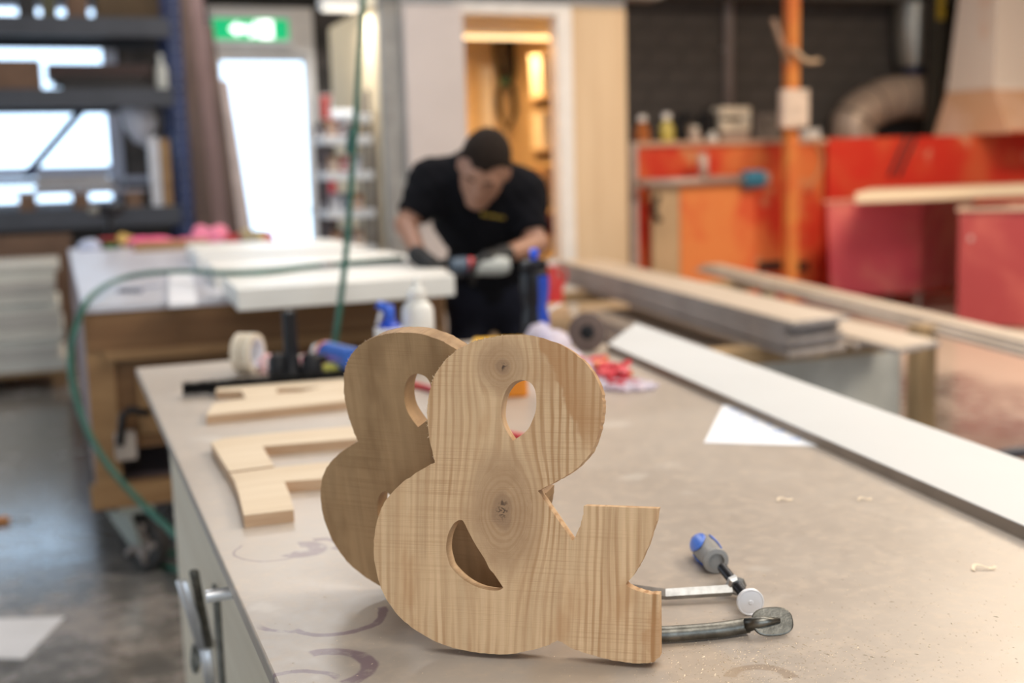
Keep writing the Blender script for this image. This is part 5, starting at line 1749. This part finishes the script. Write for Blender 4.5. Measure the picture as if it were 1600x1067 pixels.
# white sheet / board beside the store room
wsx0, wsx1 = PY(563, 100, 9.5).x, PY(612, 100, 9.5).x
wz = PY(590, 182, 9.5).z
t = thing('white_sheet_board', 'tall white board propped beside the store room corner', 'board', ((wsx0 + wsx1) / 2, 9.5, 0))
box('board', (wsx0, wsx1, 9.5, 9.53, wz, 3.05), plain('sheet_white', (0.86, 0.86, 0.80), 0.5, var=0.02), t)
boxes('frame', [(wsx0 - 0.03, wsx0, 9.49, 9.54, 0, 3.08), (wsx1, wsx1 + 0.06, 9.49, 9.54, 0, 3.08)], plain('frame_tan', (0.36, 0.30, 0.24), 0.6), t)
carton('carton', 'brown carton standing in front of the white board by the store room', (wsx0 + 0.06, wsx1 + 0.02, 9.2, 9.4, 1.55, 1.95), CARD, group=None)
t = thing('tool_cabinet', 'dark narrow tool cabinet under the brown carton', 'cabinet', ((wsx0 + wsx1) / 2, 9.3, 0))
box('cabinet_body', (wsx0 + 0.03, wsx1 + 0.03, 9.15, 9.45, 0, 1.55), plain('cab_slate', (0.10, 0.10, 0.13), 0.5), t, bw=0.004)
for k in range(5):
    dwr = box('drawer', (wsx0 + 0.04, wsx1 + 0.02, 9.135, 9.15, 0.08 + k * 0.29, 0.34 + k * 0.29), [plain('drw_maroon', (0.16, 0.04, 0.06), 0.5), plain('drw_grey', (0.24, 0.25, 0.30), 0.5)][k % 2], t, bw=0.003)
    box('pull', (wsx0 + 0.10, wsx1 - 0.05, 9.12, 9.135, 0.27 + k * 0.29, 0.29 + k * 0.29), STEEL, dwr)
# lamp housing at the top edge
lt = thing('strip_light', 'white strip light fitting hanging at the top left of the store room', 'lamp', tuple(PY(530, 4, 8.9)))
pA = PY(500, 4, 8.9)
box('housing', (pA.x, pA.x + 0.30, 8.85, 9.00, pA.z - 0.03, pA.z + 0.05), WHITE, lt, bw=0.01)
box('diffuser', (pA.x + 0.02, pA.x + 0.28, 8.87, 8.98, pA.z - 0.055, pA.z - 0.03), emit('diffuser_glow', (1.0, 0.97, 0.90), 1.2), lt, bw=0.008)
tube('hanger', [(pA.x + 0.15, 8.92, pA.z + 0.05), (pA.x + 0.15, 8.92, 4.6)], 0.006, STEEL, lt)
area('strip_light_lamp', (pA.x + 0.15, 8.925, pA.z - 0.07), 0.26, 0.11, 13, (1.0, 0.97, 0.92))

# ------------------------------------------------------------------ RED MACHINE and its surroundings
MY = 9.8
rm = thing('dust_booth', 'large red dusty machine enclosure along the right of the back wall', 'machine', (7.2, 10.5, 0))
box('left_panel', (4.98, 7.02, MY, MY + 0.05, 0, 1.58), RED_A, rm, bw=0.004)
box('right_panel', (7.05, 9.95, MY - 0.03, MY + 0.05, 0, 1.60), RED_B, rm, bw=0.004)
box('top_panel', (4.94, 9.95, MY + 0.051, 11.3, 1.53, 1.585), plain('booth_top', (0.50, 0.30, 0.20), 0.7), rm)
box('top_rail', (4.90, 7.05, MY - 0.03, MY + 0.0, 1.555, 1.60), plain('booth_rail', (0.55, 0.36, 0.26), 0.6), rm)
box('side_panel', (4.94, 4.98, MY, 11.3, 0, 1.53), RED_A, rm)
box('corner_post', (4.90, 4.97, MY - 0.06, MY - 0.001, 0, 1.60), plain('post_pinkgrey', (0.42, 0.36, 0.34), 0.5), rm)
box('pale_door', (5.06, 5.34, MY - 0.16, MY - 0.11, 0.02, 1.20), plain('pale_door', (0.50, 0.36, 0.22), 0.7, var=0.12, scale=3), rm, bw=0.004)
dd_ = box('orange_door', (5.345, 6.14, MY - 0.16, MY - 0.11, 0.02, 1.20), ORANGE_D, rm, bw=0.004)
box('door_case', (5.06, 6.14, MY - 0.11, MY - 0.001, 0.02, 1.20), RED_A, rm)
hdl = tube('door_latch', [PY(1028, 305, MY - 0.17), PY(1020, 330, MY - 0.18), PY(1030, 345, MY - 0.17)], 0.05, plain('latch_dark', (0.06, 0.045, 0.035), 0.6), rm, flat=0.4)
tube('air_pipe', [PY(998, 287, MY - 0.2), PY(1165, 280, MY - 0.2)], 0.042, plain('pipe_pinkgrey', (0.50, 0.40, 0.36), 0.4, 0.3), rm)
tube('air_pipe', [PY(1100, 280, MY - 0.2), PY(1098, 240, MY - 0.2)], 0.045, _mc['pipe_pinkgrey'], rm)
pm = lathe('blue_motor', [(0, 0.06), (0.01, 0.085), (0.20, 0.085), (0.21, 0.06)], PY(1160, 281, MY - 0.2), PY(1200, 279, MY - 0.2), plain('motor_blue', (0.03, 0.18, 0.30), 0.4), rm)
lathe('motor_cap', [(0.21, 0.06), (0.215, 0.075), (0.26, 0.07), (0.265, 0.03)], PY(1160, 281, MY - 0.2), PY(1200, 279, MY - 0.2), plain('motor_cap', (0.45, 0.35, 0.30), 0.4, 0.4), rm)
for (a, b) in ((1185, 1222), (1243, 1262)):
    p, q_ = PY(a, 416, MY - 0.005), PY(b, 412, MY - 0.005)
    box('vent_slot', (p.x, q_.x, MY - 0.012, MY - 0.0005, p.z - 0.05, p.z + 0.04), DARK, rm)
tube('cable', cr([PY(1270, 215, MY - 0.04), PY(1285, 250, MY - 0.04), PY(1262, 300, MY - 0.04)], 6), 0.012, plain('cable_tan', (0.55, 0.30, 0.14), 0.6), rm)
for a in (0, 14):
    tube('cable', cr([PY(1418 + a, 212, MY - 0.05), PY(1405 + a, 240, MY - 0.06), PY(1390 + a, 275, MY - 0.05)], 6), 0.016, RUBBER, rm)

# things on top of the booth
bz = 1.585


def small_bottle(px, label, body, cap, h=0.20, r=0.05, dy=0.25):
    p = PY(px, 215, MY + dy)
    t = thing('bottle', label, 'bottle', (p.x, MY + dy, bz), group='bottles on the booth')
    c = Vector((p.x, MY + dy, bz))
    lathe('bottle_body', [(0, r * 0.9), (0.005, r), (h * 0.55, r), (h * 0.72, r * 0.45), (h * 0.8, r * 0.45)], c, c + up, body, t, seg=16)
    lathe('cap', [(h * 0.8, r * 0.6), (h, r * 0.55), (h * 1.01, r * 0.2)], c, c + up, cap, t, seg=16)


small_bottle(1004, 'amber bottle with white cap at the left end of the booth top', plain('amber', (0.45, 0.14, 0.03), 0.3), WHITE, 0.26, 0.07)
small_bottle(1042, 'yellow bottle with white cap second from the left on the booth top', plain('olive_yellow', (0.55, 0.45, 0.08), 0.3), WHITE, 0.28, 0.07)
small_bottle(1086, 'short pale jar in front of the black charger on the booth', plain('jar_pale', (0.50, 0.40, 0.34), 0.4), CREAM, 0.15, 0.06, 0.12)
small_bottle(1113, 'small white jar in front of the black drills on the booth', WHITE, CREAM, 0.10, 0.05, 0.12)
p = PY(1078, 200, MY + 0.45)
t = thing('tool_charger', 'black battery charger station on the red booth', 'charger', (p.x, MY + 0.45, bz))
box('charger_body', (p.x - 0.18, p.x + 0.10, MY + 0.38, MY + 0.6, bz, bz + 0.22), BLACKP, t, bw=0.02)
box('battery', (p.x - 0.10, p.x + 0.02, MY + 0.40, MY + 0.55, bz + 0.22, bz + 0.30), BLACKP, t, bw=0.01)
lathe('dial', [(0, 0.05), (0.02, 0.045)], (p.x - 0.02, MY + 0.38, bz + 0.13), (p.x - 0.02, 0, bz + 0.13), plain('dial_tan', (0.30, 0.22, 0.16), 0.5), t)
p = PY(1113, 195, MY + 0.40)
t = thing('black_case', 'upright black case between the charger and the white machine', 'case', (p.x + 0.02, MY + 0.4, bz))
box('case_body', (p.x - 0.10, p.x + 0.03, MY + 0.36, MY + 0.5, bz, bz + 0.29), BLACKP, t, bw=0.01)
tube('handle', [(p.x - 0.07, MY + 0.43, bz + 0.29), (p.x - 0.07, MY + 0.43, bz + 0.33), (p.x, MY + 0.43, bz + 0.33), (p.x, MY + 0.43, bz + 0.29)], 0.01, BLACKP, t)
p = PY(1146, 195, MY + 0.35)
t = thing('radio', 'cream radio with a dark slot on the red booth', 'radio', (p.x, MY + 0.35, bz))
IV = plain('ivory', (0.68, 0.60, 0.48), 0.5)
box('body', (p.x - 0.16, p.x + 0.17, MY + 0.30, MY + 0.5, bz + 0.10, bz + 0.34), IV, t, bw=0.015)
box('base', (p.x - 0.14, p.x + 0.15, MY + 0.30, MY + 0.5, bz, bz + 0.095), plain('base_pink', (0.45, 0.32, 0.26), 0.6), t, bw=0.006)
box('slot', (p.x - 0.15, p.x + 0.05, MY + 0.292, MY + 0.30, bz + 0.205, bz + 0.245), DARK, t)
lathe('knob', [(0, 0.03), (0.02, 0.027)], (p.x + 0.11, MY + 0.30, bz + 0.22), (p.x + 0.11, 0, bz + 0.22), CREAM, t)
p = PY(1192, 195, MY + 0.42)
t = thing('grey_case', 'grey metal case right of the cream radio on the booth', 'case', (p.x, MY + 0.42, bz))
box('case_body', (p.x - 0.13, p.x + 0.15, MY + 0.35, MY + 0.55, bz, bz + 0.27), plain('case_grey', (0.17, 0.15, 0.14), 0.5), t, bw=0.008)
box('clasp', (p.x - 0.02, p.x + 0.03, MY + 0.34, MY + 0.35, bz + 0.15, bz + 0.2), STEEL, t)
p = PY(1268, 208, MY + 0.2)
t = thing('soap_box', 'small white box right of the orange post on the booth', 'box', (p.x, MY + 0.2, bz))
box('box_body', (p.x - 0.09, p.x + 0.07, MY + 0.15, MY + 0.27, bz, bz + 0.09), WHITE, t, bw=0.008)
box('lid', (p.x - 0.095, p.x + 0.075, MY + 0.145, MY + 0.275, bz + 0.091, bz + 0.11), WHITE, t, bw=0.006)

# conduit on the wall
p = PY(1138, 0, WY - 0.06)
t = thing('conduit', 'thin grey conduit running down the dark block wall', 'pipe', (p.x, WY - 0.06, 1.6))
tube('pipe', [(p.x, WY - 0.06, 4.5), (p.x, WY - 0.06, 1.62)], 0.055, plain('conduit_grey', (0.26, 0.22, 0.21), 0.5), t)
for z in (1.8, 2.6):
    box('clip', (p.x - 0.07, p.x + 0.07, WY - 0.055, WY - 0.013, z, z + 0.03), STEEL, t)

# orange post with switch box
p = PY(1234, 430, MY - 0.35)
t = thing('orange_post', 'orange steel post with a pale switch box in front of the booth', 'post', (p.x, MY - 0.35, 0))
ORP = red_dust('orange_post_paint', (0.70, 0.27, 0.07), (0.66, 0.16, 0.05), 3)
box('post', (p.x - 0.055, p.x + 0.055, MY - 0.41, MY - 0.30, 0, 4.58), ORP, t, bw=0.01)
box('foot_plate', (p.x - 0.12, p.x + 0.12, MY - 0.47, MY - 0.24, 0, 0.012), ORP, t)
a_ = PY(1217, 200, MY - 0.42); b_ = PY(1257, 140, MY - 0.42)
sw = box('switch_box', (a_.x, b_.x, MY - 0.50, MY - 0.411, a_.z, b_.z), plain('switch_cream', (0.74, 0.62, 0.54), 0.4), t, bw=0.012)
box('switch_lid', (a_.x + 0.02, b_.x - 0.02, MY - 0.508, MY - 0.50, a_.z + 0.03, b_.z - 0.03), _mc['switch_cream'], sw, bw=0.004)
fw_ = Vector((0, -0.1, 0))
tube('bracket', [PY(1208, 30, MY - 0.45), PY(1232, 100, MY - 0.45)], 0.035, plain('bracket_tan', (0.42, 0.28, 0.20), 0.6), t, flat=0.5, seg=8)
tube('bracket', cr([PY(1236, 75, MY - 0.45), PY(1258, 95, MY - 0.47), PY(1278, 95, MY - 0.45)], 5), 0.045, plain('bracket_cream', (0.62, 0.48, 0.34), 0.6), t, flat=0.5, seg=8)

# exhaust duct: elbow from the booth top
DUCT = plain('duct_metal', (0.50, 0.39, 0.32), 0.42, 0.30, var=0.15, scale=3)
DY = 11.02
e0 = PY(1336, 215, DY)
t = thing('exhaust_duct', 'brown metal duct elbow rising from the booth top', 'duct', (e0.x, DY, bz))
pts = [PY(1334, 213, DY), PY(1338, 190, DY), PY(1362, 166, DY), PY(1405, 152, DY), PY(1462, 152, DY)]
pts[0].z = bz + 0.002
pts[1].x = pts[0].x
tube('elbow', cr(pts, 8), 0.24, DUCT, t, seg=24)
lathe('flange', [(0, 0.30), (0.03, 0.30)], (pts[0].x, DY, bz + 0.001), (pts[0].x, DY, 9), DUCT, t)
for k in (1, 2, 3):
    c_ = cr(pts, 8)[k * 8]; d__ = cr(pts, 8)[k * 8 + 1]
    lathe('seam_ring', [(0, 0.246), (0.02, 0.246)], c_, d__, DSTEEL, t)
v0, v1 = PY(1428, 105, 11.2), PY(1424, 0, 11.2)
t = thing('extraction_pipe', 'grey vertical extraction pipe ending in a cone above the duct', 'pipe', (v0.x, 11.2, v0.z))
lathe('cone', [(0, 0.19), (0.30, 0.24), (0.75, 0.25)], (v0.x, 11.2, v0.z), (v0.x, 11.2, 9), plain('pipe_grey', (0.36, 0.35, 0.32), 0.35, 0.7), t, seg=24)
lathe('riser', [(0.75, 0.25), (4.5 - v0.z, 0.26)], (v0.x, 11.2, v0.z), (v0.x, 11.2, 9), _mc['pipe_grey'], t, seg=24)
lathe('neck', [(-0.10, 0.10), (0, 0.12)], (v0.x, 11.2, v0.z), (v0.x, 11.2, 9), BLUEM, t, seg=16)
p = PY(1465, 20, 10.6)
t = thing('cable_tray', 'dark vertical cable tray with a yellow label beside the hood', 'tray', (p.x, 10.6, 1.6))
box('tray', (p.x - 0.08, p.x + 0.06, 10.55, 10.68, 1.6, 4.5), plain('tray_dark', (0.03, 0.027, 0.022), 0.6), t)
box('yellow_label', (p.x - 0.05, p.x + 0.04, 10.54, 10.55, p.z - 0.08, p.z + 0.25), plain('label_mustard', (0.35, 0.24, 0.02), 0.6), t)

# hood
hx0, hx1 = PY(1457, 216, 10.4).x, 10.9
t = thing('extraction_hood', 'big pale dusty extraction hood over the right of the booth', 'hood', (9.4, 9.9, 1.60))
hz0 = 1.605
ux0 = PY(1478, 138, 10.3).x
uz = PY(1500, 138, 9.6).z
tx = PY(1492, 0, 10.3).x
tz = 3.6


def frustum(name, a, b, mat, parent):
    vs = [(a[0], a[2], a[4]), (a[1], a[2], a[4]), (a[1], a[3], a[4]), (a[0], a[3], a[4]), (b[0], b[2], b[4]), (b[1], b[2], b[4]), (b[1], b[3], b[4]), (b[0], b[3], b[4])]
    return bevel(fixn(mobj(name, vs, BF, mat, parent, world=True)), 0.01)


frustum('skirt', (hx0, 11.2, 9.3, 10.4, hz0), (ux0, 11.0, 9.6, 10.3, uz), red_dust('hood_skirt', (0.70, 0.42, 0.26), (0.82, 0.55, 0.42), 1.2), t)
frustum('hood_body', (ux0, 11.0, 9.6, 10.3, uz + 0.002), (tx + 0.07, 10.8, 9.75, 10.25, tz), HOODM, t)
tube('seam', [(ux0 - 0.01, 9.59, uz), (11.0, 9.59, uz)], 0.018, HOODM, t)
box('skirt_lip', (hx0 + 0.01, 11.19, 9.28, 9.32, hz0 - 0.0, hz0 + 0.02), RED_A, t)

# crimson bin on casters
bn = thing('waste_bin', 'crimson sheet metal bin on casters under the pale board', 'bin', (7.4, 9.35, 0), rz=math.radians(-2))
near = PZ(1430, 458, 0.15)
ang = math.radians(47)
# corner nearest the camera, left face runs up-left, right face up-right
cor = Vector((7.42, 8.86, 0))
lv = Vector((-0.955, 0.30, 0)) * 0.84
rv = Vector((0.92, 0.39, 0)) * 1.0
bot = [cor, cor + rv, cor + rv + lv, cor + lv]
cen = sum(bot, Vector()) / 4
zb, zt_ = 0.15, 1.00
V = []
for p in bot: V.append(Vector((p.x, p.y, zb)))
for p in bot:
    q_ = cen + (p - cen) * 1.06
    V.append(Vector((q_.x, q_.y, zt_)))
o = fixn(mobj('bin_body', V, BF, CRIMSON, bn, world=True))
bevel(o, 0.008)
rim = [cen + (p - cen) * 1.10 for p in bot]
prism('rim', [(p.x, p.y) for p in rim], zt_, zt_ + 0.028, plain('rim_pink', (0.66, 0.28, 0.20), 0.6), bn)
for p in bot:
    q_ = cen + (p - cen) * 0.82
    br = box('caster_bracket', (q_.x - 0.04, q_.x + 0.04, q_.y - 0.04, q_.y + 0.04, 0.115, zb), STEEL, bn)
    lathe('wheel', [(0, 0.05), (0.006, 0.06), (0.034, 0.06), (0.04, 0.05)], (q_.x - 0.02, q_.y - 0.01, 0.0605), (q_.x + 1, q_.y - 0.5, 0.0605), plain('wheel_pale', (0.40, 0.33, 0.29), 0.5), br, seg=18)

# rose container at the right
rc_ = thing('storage_crate', 'rose red painted plywood crate with a pale rim at the right edge', 'crate', (7.7, 8.1, 0))
box('front_panel', (6.83, 8.6, 7.7, 7.73, 0.02, 0.95), ROSE, rc_, bw=0.003)
box('side_panel', (6.83, 6.86, 7.73, 8.5, 0.02, 0.95), ROSE, rc_, bw=0.003)
box('side_panel', (8.57, 8.6, 7.73, 8.5, 0.02, 0.95), ROSE, rc_, bw=0.003)
box('back_panel', (6.86, 8.57, 8.47, 8.5, 0.02, 0.95), ROSE, rc_, bw=0.003)
box('base', (6.85, 8.58, 7.72, 8.48, 0.0, 0.02), BROWN, rc_)
boxes('rim', [(6.81, 8.62, 7.68, 7.75, 0.951, 0.975), (6.81, 6.88, 7.75, 8.52, 0.951, 0.975), (8.55, 8.62, 7.75, 8.52, 0.951, 0.975), (6.88, 8.55, 8.45, 8.52, 0.951, 0.975)], plain('rim_wood', (0.58, 0.42, 0.32), 0.6), rc_)
for (px, py) in ((1512, 372), (1584, 404)):
    p = PY(px, py, 7.7)
    lathe('screw_head', [(0, 0.022), (0.006, 0.02)], (p.x, 7.70, p.z), (p.x, 0, p.z), plain('screw_pale', (0.55, 0.38, 0.36), 0.5), rc_, seg=12)
rot_ = Matrix.Rotation(math.radians(-47), 4, 'Z')
corner_ = Vector((6.83, 7.70, 0))
rc_.location = corner_ + rot_ @ (Vector(rc_.location) - corner_)
rc_.rotation_euler[2] = math.radians(-47)
# thick pale board across bin and crate
s0 = PZ(1330, 322, 1.031)
zA, zB = 1.030, 1.115
t = thing('pale_board', 'thick pale wooden board resting across the crimson bin', 'board', (7.6, 8.9, zA))
pts2 = [(s0.x + 0.25, 8.30), (8.9, 8.30), (8.9, 9.45), (6.95, 9.45)]
a1, a2, a3_ = PZ(1327, 320, zA), PZ(1440, 276, zB), PZ(1600, 322, zA)
pts2 = [(a1.x, a1.y), (a3_.x, a3_.y), (9.2, 8.2), (9.4, 9.25), (7.2, 9.3)]
pts2 = [(6.10, 8.08), (8.75, 7.80), (9.0, 9.0), (7.15, 9.25)]
prism('board', pts2, zA, zB, grain_wood('pale_board_wood', (0.70, 0.56, 0.40), (0.80, 0.68, 0.52), 'x', 3), t, bw=0.006)
prism('edge_band', [(6.10, 8.078), (8.75, 7.798), (8.75, 7.794), (6.10, 8.074)], zA + 0.01, zB - 0.01, _mc['pale_board_wood'], t)

# ------------------------------------------------------------------ TIMBER STACKS in the middle distance
trs = thing('trestle', 'low trestle with a white sheet panel under the plywood strips', 'trestle', (3.0, 4.5, 0))
tzt = 0.60
p_l, p_r = PZ(1142, 560, 0.55), None
box('beam', (2.50, 3.42, 4.28, 4.40, tzt - 0.07, tzt), POSTW, trs, bw=0.003)
pr = PY(1443, 560, 4.28)
box('leg', (pr.x - 0.045, pr.x + 0.05, 4.25, 4.34, 0, tzt + 0.035), POSTW, trs, bw=0.003)
box('leg', (2.55, 2.64, 4.30, 4.39, 0, tzt - 0.07), POSTW, trs, bw=0.003)
box('white_panel', (2.66, pr.x - 0.05, 4.37, 4.39, 0.02, tzt - 0.07), plain('panel_greywhite', (0.62, 0.63, 0.59), 0.35, var=0.2, scale=3), trs)
box('foot', (2.50, 3.42, 4.29, 4.37, 0.0, 0.02), POSTW, trs)
tr2 = thing('trestle', 'far trestle carrying the other end of the plywood strips', 'trestle', (3.4, 6.9, 0))
box('beam', (2.85, 4.6, 6.85, 6.95, tzt - 0.07, tzt), POSTW, tr2, bw=0.003)
for x in (2.92, 4.5):
    box('leg', (x - 0.04, x + 0.04, 6.86, 6.94, 0, tzt - 0.07), POSTW, tr2, bw=0.003)

NL, NR, FL, FR = PZ(1229, 500, 0.75), PZ(1281, 487, 0.75), PZ(872, 407, 0.75), PZ(985, 407, 0.75)


def board_prism(name, label, pts, z0, z1, group, face=PLY_GREY, edge=PLY_EDGE):
    t = thing(name, label, 'board', (pts[0].x, pts[0].y, z0), group=group)
    prism('core', [(p.x, p.y) for p in pts], z0, z1 - 0.0015, edge, t)
    prism('face_veneer', [(p.x, p.y) for p in pts], z1 - 0.0015, z1, face, t)


names = ['lowest', 'second lowest', 'third lowest', 'fourth', 'fifth', 'sixth', 'seventh', 'topmost']
wdir = (NR - NL)
ldir = (FL - NL).normalized()
wv_ = Vector((ldir.y, -ldir.x, 0))
if wv_.dot(wdir) < 0: wv_ = -wv_
wd_ = 0.30
for i in range(8):
    z0 = 0.602 + i * 0.0187
    sh = random.uniform(-0.05, 0.05) - (0.06 if i == 7 else 0)
    ofs = random.uniform(-0.012, 0.012)
    P0 = NL + ldir * sh + wv_ * ofs
    pts = [P0, P0 + wv_ * wd_ + ldir * 0.10, FL + wv_ * (wd_ + ofs) + ldir * sh, FL + wv_ * ofs + ldir * sh]
    board_prism('plywood_strip', f'{names[i]} plywood strip in the main long stack', pts, z0, z0 + 0.0178, 'main stack of plywood strips')
# second, lower group to its right
A0 = PZ(1387, 524, 0.66)
for i, lab in enumerate(('lower plywood strip of the pair right of the main stack', 'upper plywood strip of the pair right of the main stack')):
    z0 = 0.602 + i * 0.021
    P0 = A0 + wv_ * (-0.14 + 0.12 * i) + ldir * (0.10 - 0.10 * i)
    P0 = NL + wv_ * (0.335 + 0.03 * i) + ldir * (0.05 - 0.28 * i)
    pts = [P0, P0 + wv_ * 0.26 + ldir * 0.12, P0 + wv_ * 0.26 + ldir * 3.2, P0 + ldir * 3.2]
    board_prism('plywood_strip', lab, pts, z0, z0 + 0.020, 'pair of plywood strips')
# long thin strips farther right
S0, S1 = PZ(1600, 532, 0.66), PZ(1092, 411, 0.66)
sd3 = (S1 - S0).normalized()
sv = Vector((sd3.y, -sd3.x, 0))
if sv.x < 0: sv = -sv
for i, lab in enumerate(('lowest long thin strip at the right of the trestles', 'middle long thin strip at the right of the trestles', 'topmost long thin strip at the right of the trestles')):
    z0 = 0.602 + i * 0.0155
    P0 = S0 - sd3 * (0.36 - 0.04 * i) + sv * (0.03 * i - 0.03)
    P1 = S1 + sv * (0.03 * i - 0.03)
    pts = [P0, P0 + sv * 0.13, P1 + sv * 0.13, P1]
    board_prism('long_strip', lab, pts, z0, z0 + 0.0148, 'long thin strips')
p = S0 - sd3 * 0.24 + sv * 0.03
t = thing('trestle', 'small trestle under the near end of the long thin strips', 'trestle', (p.x, p.y, 0))
box('beam', (p.x - 0.12, p.x + 0.16, p.y - 0.04, p.y + 0.04, tzt - 0.06, tzt), POSTW, t)
for x in (-0.09, 0.12):
    box('leg', (p.x + x - 0.025, p.x + x + 0.025, p.y - 0.03, p.y + 0.03, 0, tzt - 0.06), POSTW, t)
# lower boards below the main stack
lb = thing('low_bench', 'low crate shelf under the main plywood stack', 'bench', (3.0, 5.6, 0))
for y in (5.0, 6.3):
    box('bearer', (2.72, 3.30, y - 0.05, y + 0.05, 0.0, 0.36), POSTW, lb)
for i, lab in enumerate(('lower grey board on the crate shelf below the plywood stack', 'upper grey board on the crate shelf below the plywood stack')):
    z0 = 0.361 + i * 0.072
    P0 = Vector((2.66 + 0.02 * i, 4.5, 0))
    pts = [P0, P0 + wv_ * 0.40, P0 + wv_ * 0.40 + ldir * 2.2, P0 + ldir * 2.2]
    board_prism('grey_board', lab, pts, z0, z0 + 0.070, 'grey boards on the crate shelf')

# wooden crate and red jug beyond the sports bottle
cr0 = Vector((2.42, 6.3, 0))
ck = thing('wooden_crate', 'tan wooden crate beyond the sports bottle', 'crate', (2.45, 6.4, 0))
box('crate_body', (2.22, 2.72, 6.2, 6.7, 0.0, 0.60), plain('crate_tan', (0.58, 0.40, 0.25), 0.7), ck, bw=0.006)
for z in (0.05, 0.48):
    box('batten', (2.21, 2.73, 6.18, 6.2, z, z + 0.07), plain('crate_batten', (0.50, 0.34, 0.20), 0.7), ck)
jp = PY(872, 470, 6.35)
jg = thing('red_jug', 'red plastic jug standing on the tan crate behind the sports bottle', 'jug', (jp.x, 6.4, 0.6))
c = Vector((jp.x - 0.01, 6.4, 0.601))
lathe('jug_body', [(0, 0.05), (0.006, 0.06), (0.13, 0.06), (0.18, 0.03), (0.22, 0.025)], c, c + up, REDP, jg, seg=18)
tube('handle', cr([c + Vector((0.02, 0, 0.20)), c + Vector((0.085, 0, 0.17)), c + Vector((0.055, 0, 0.08))], 6), 0.010, REDP, jg)
lathe('cap', [(0.22, 0.028), (0.25, 0.028), (0.252, 0.01)], c, c + up, WHITE, jg, seg=14)

# black tool case behind the plank, at the right edge
c = PZ(1578, 712, 0.52)
t = thing('tool_case', 'black tool case with a carrying handle beyond the white plank', 'case', (c.x, c.y, 0), rz=YAW)
box('case_body', (-0.10, 0.36, -0.07, 0.07, 0.0, 0.47), BLACKP, t, world=False, bw=0.02)
tube('handle', cr([(-0.045, 0, 0.46), (-0.035, 0, 0.515), (0.02, 0, 0.53), (0.10, 0, 0.53), (0.15, 0, 0.515), (0.16, 0, 0.46)], 5), 0.017, plain('handle_grey', (0.05, 0.045, 0.055), 0.5), t, world=False, seg=10)
box('clasp', (0.2, 0.25, -0.078, -0.07, 0.36, 0.44), STEEL, t, world=False)

# paper on the floor
pts = [PZ(-30, 968, 0.0), PZ(102, 964, 0.0), PZ(38, 1030, 0.0), PZ(-30, 1028, 0.0)]
prism('paper_sheet', [(p.x, p.y) for p in pts], 0.0006, 0.002, plain('floor_paper', (0.72, 0.70, 0.70), 0.8, var=0.03), None, label='white sheet of paper lying on the concrete floor at lower left', cat='paper')
p = PZ(15, 816, 0)
t = thing('chisel', 'orange-handled screwdriver lying on the floor at far left', 'screwdriver', (p.x, p.y, 0))
lathe('handle', [(0, 0.008), (0.005, 0.013), (0.07, 0.012), (0.08, 0.007)], (p.x, p.y, 0.0135), (p.x - 1, p.y + 0.1, 0.0135), ORG, t)
lathe('shaft', [(-0.09, 0.003), (0, 0.0035)], (p.x, p.y, 0.0135), (p.x - 1, p.y + 0.1, 0.0135), STEEL, t, seg=8)
t.name = 'screwdriver'
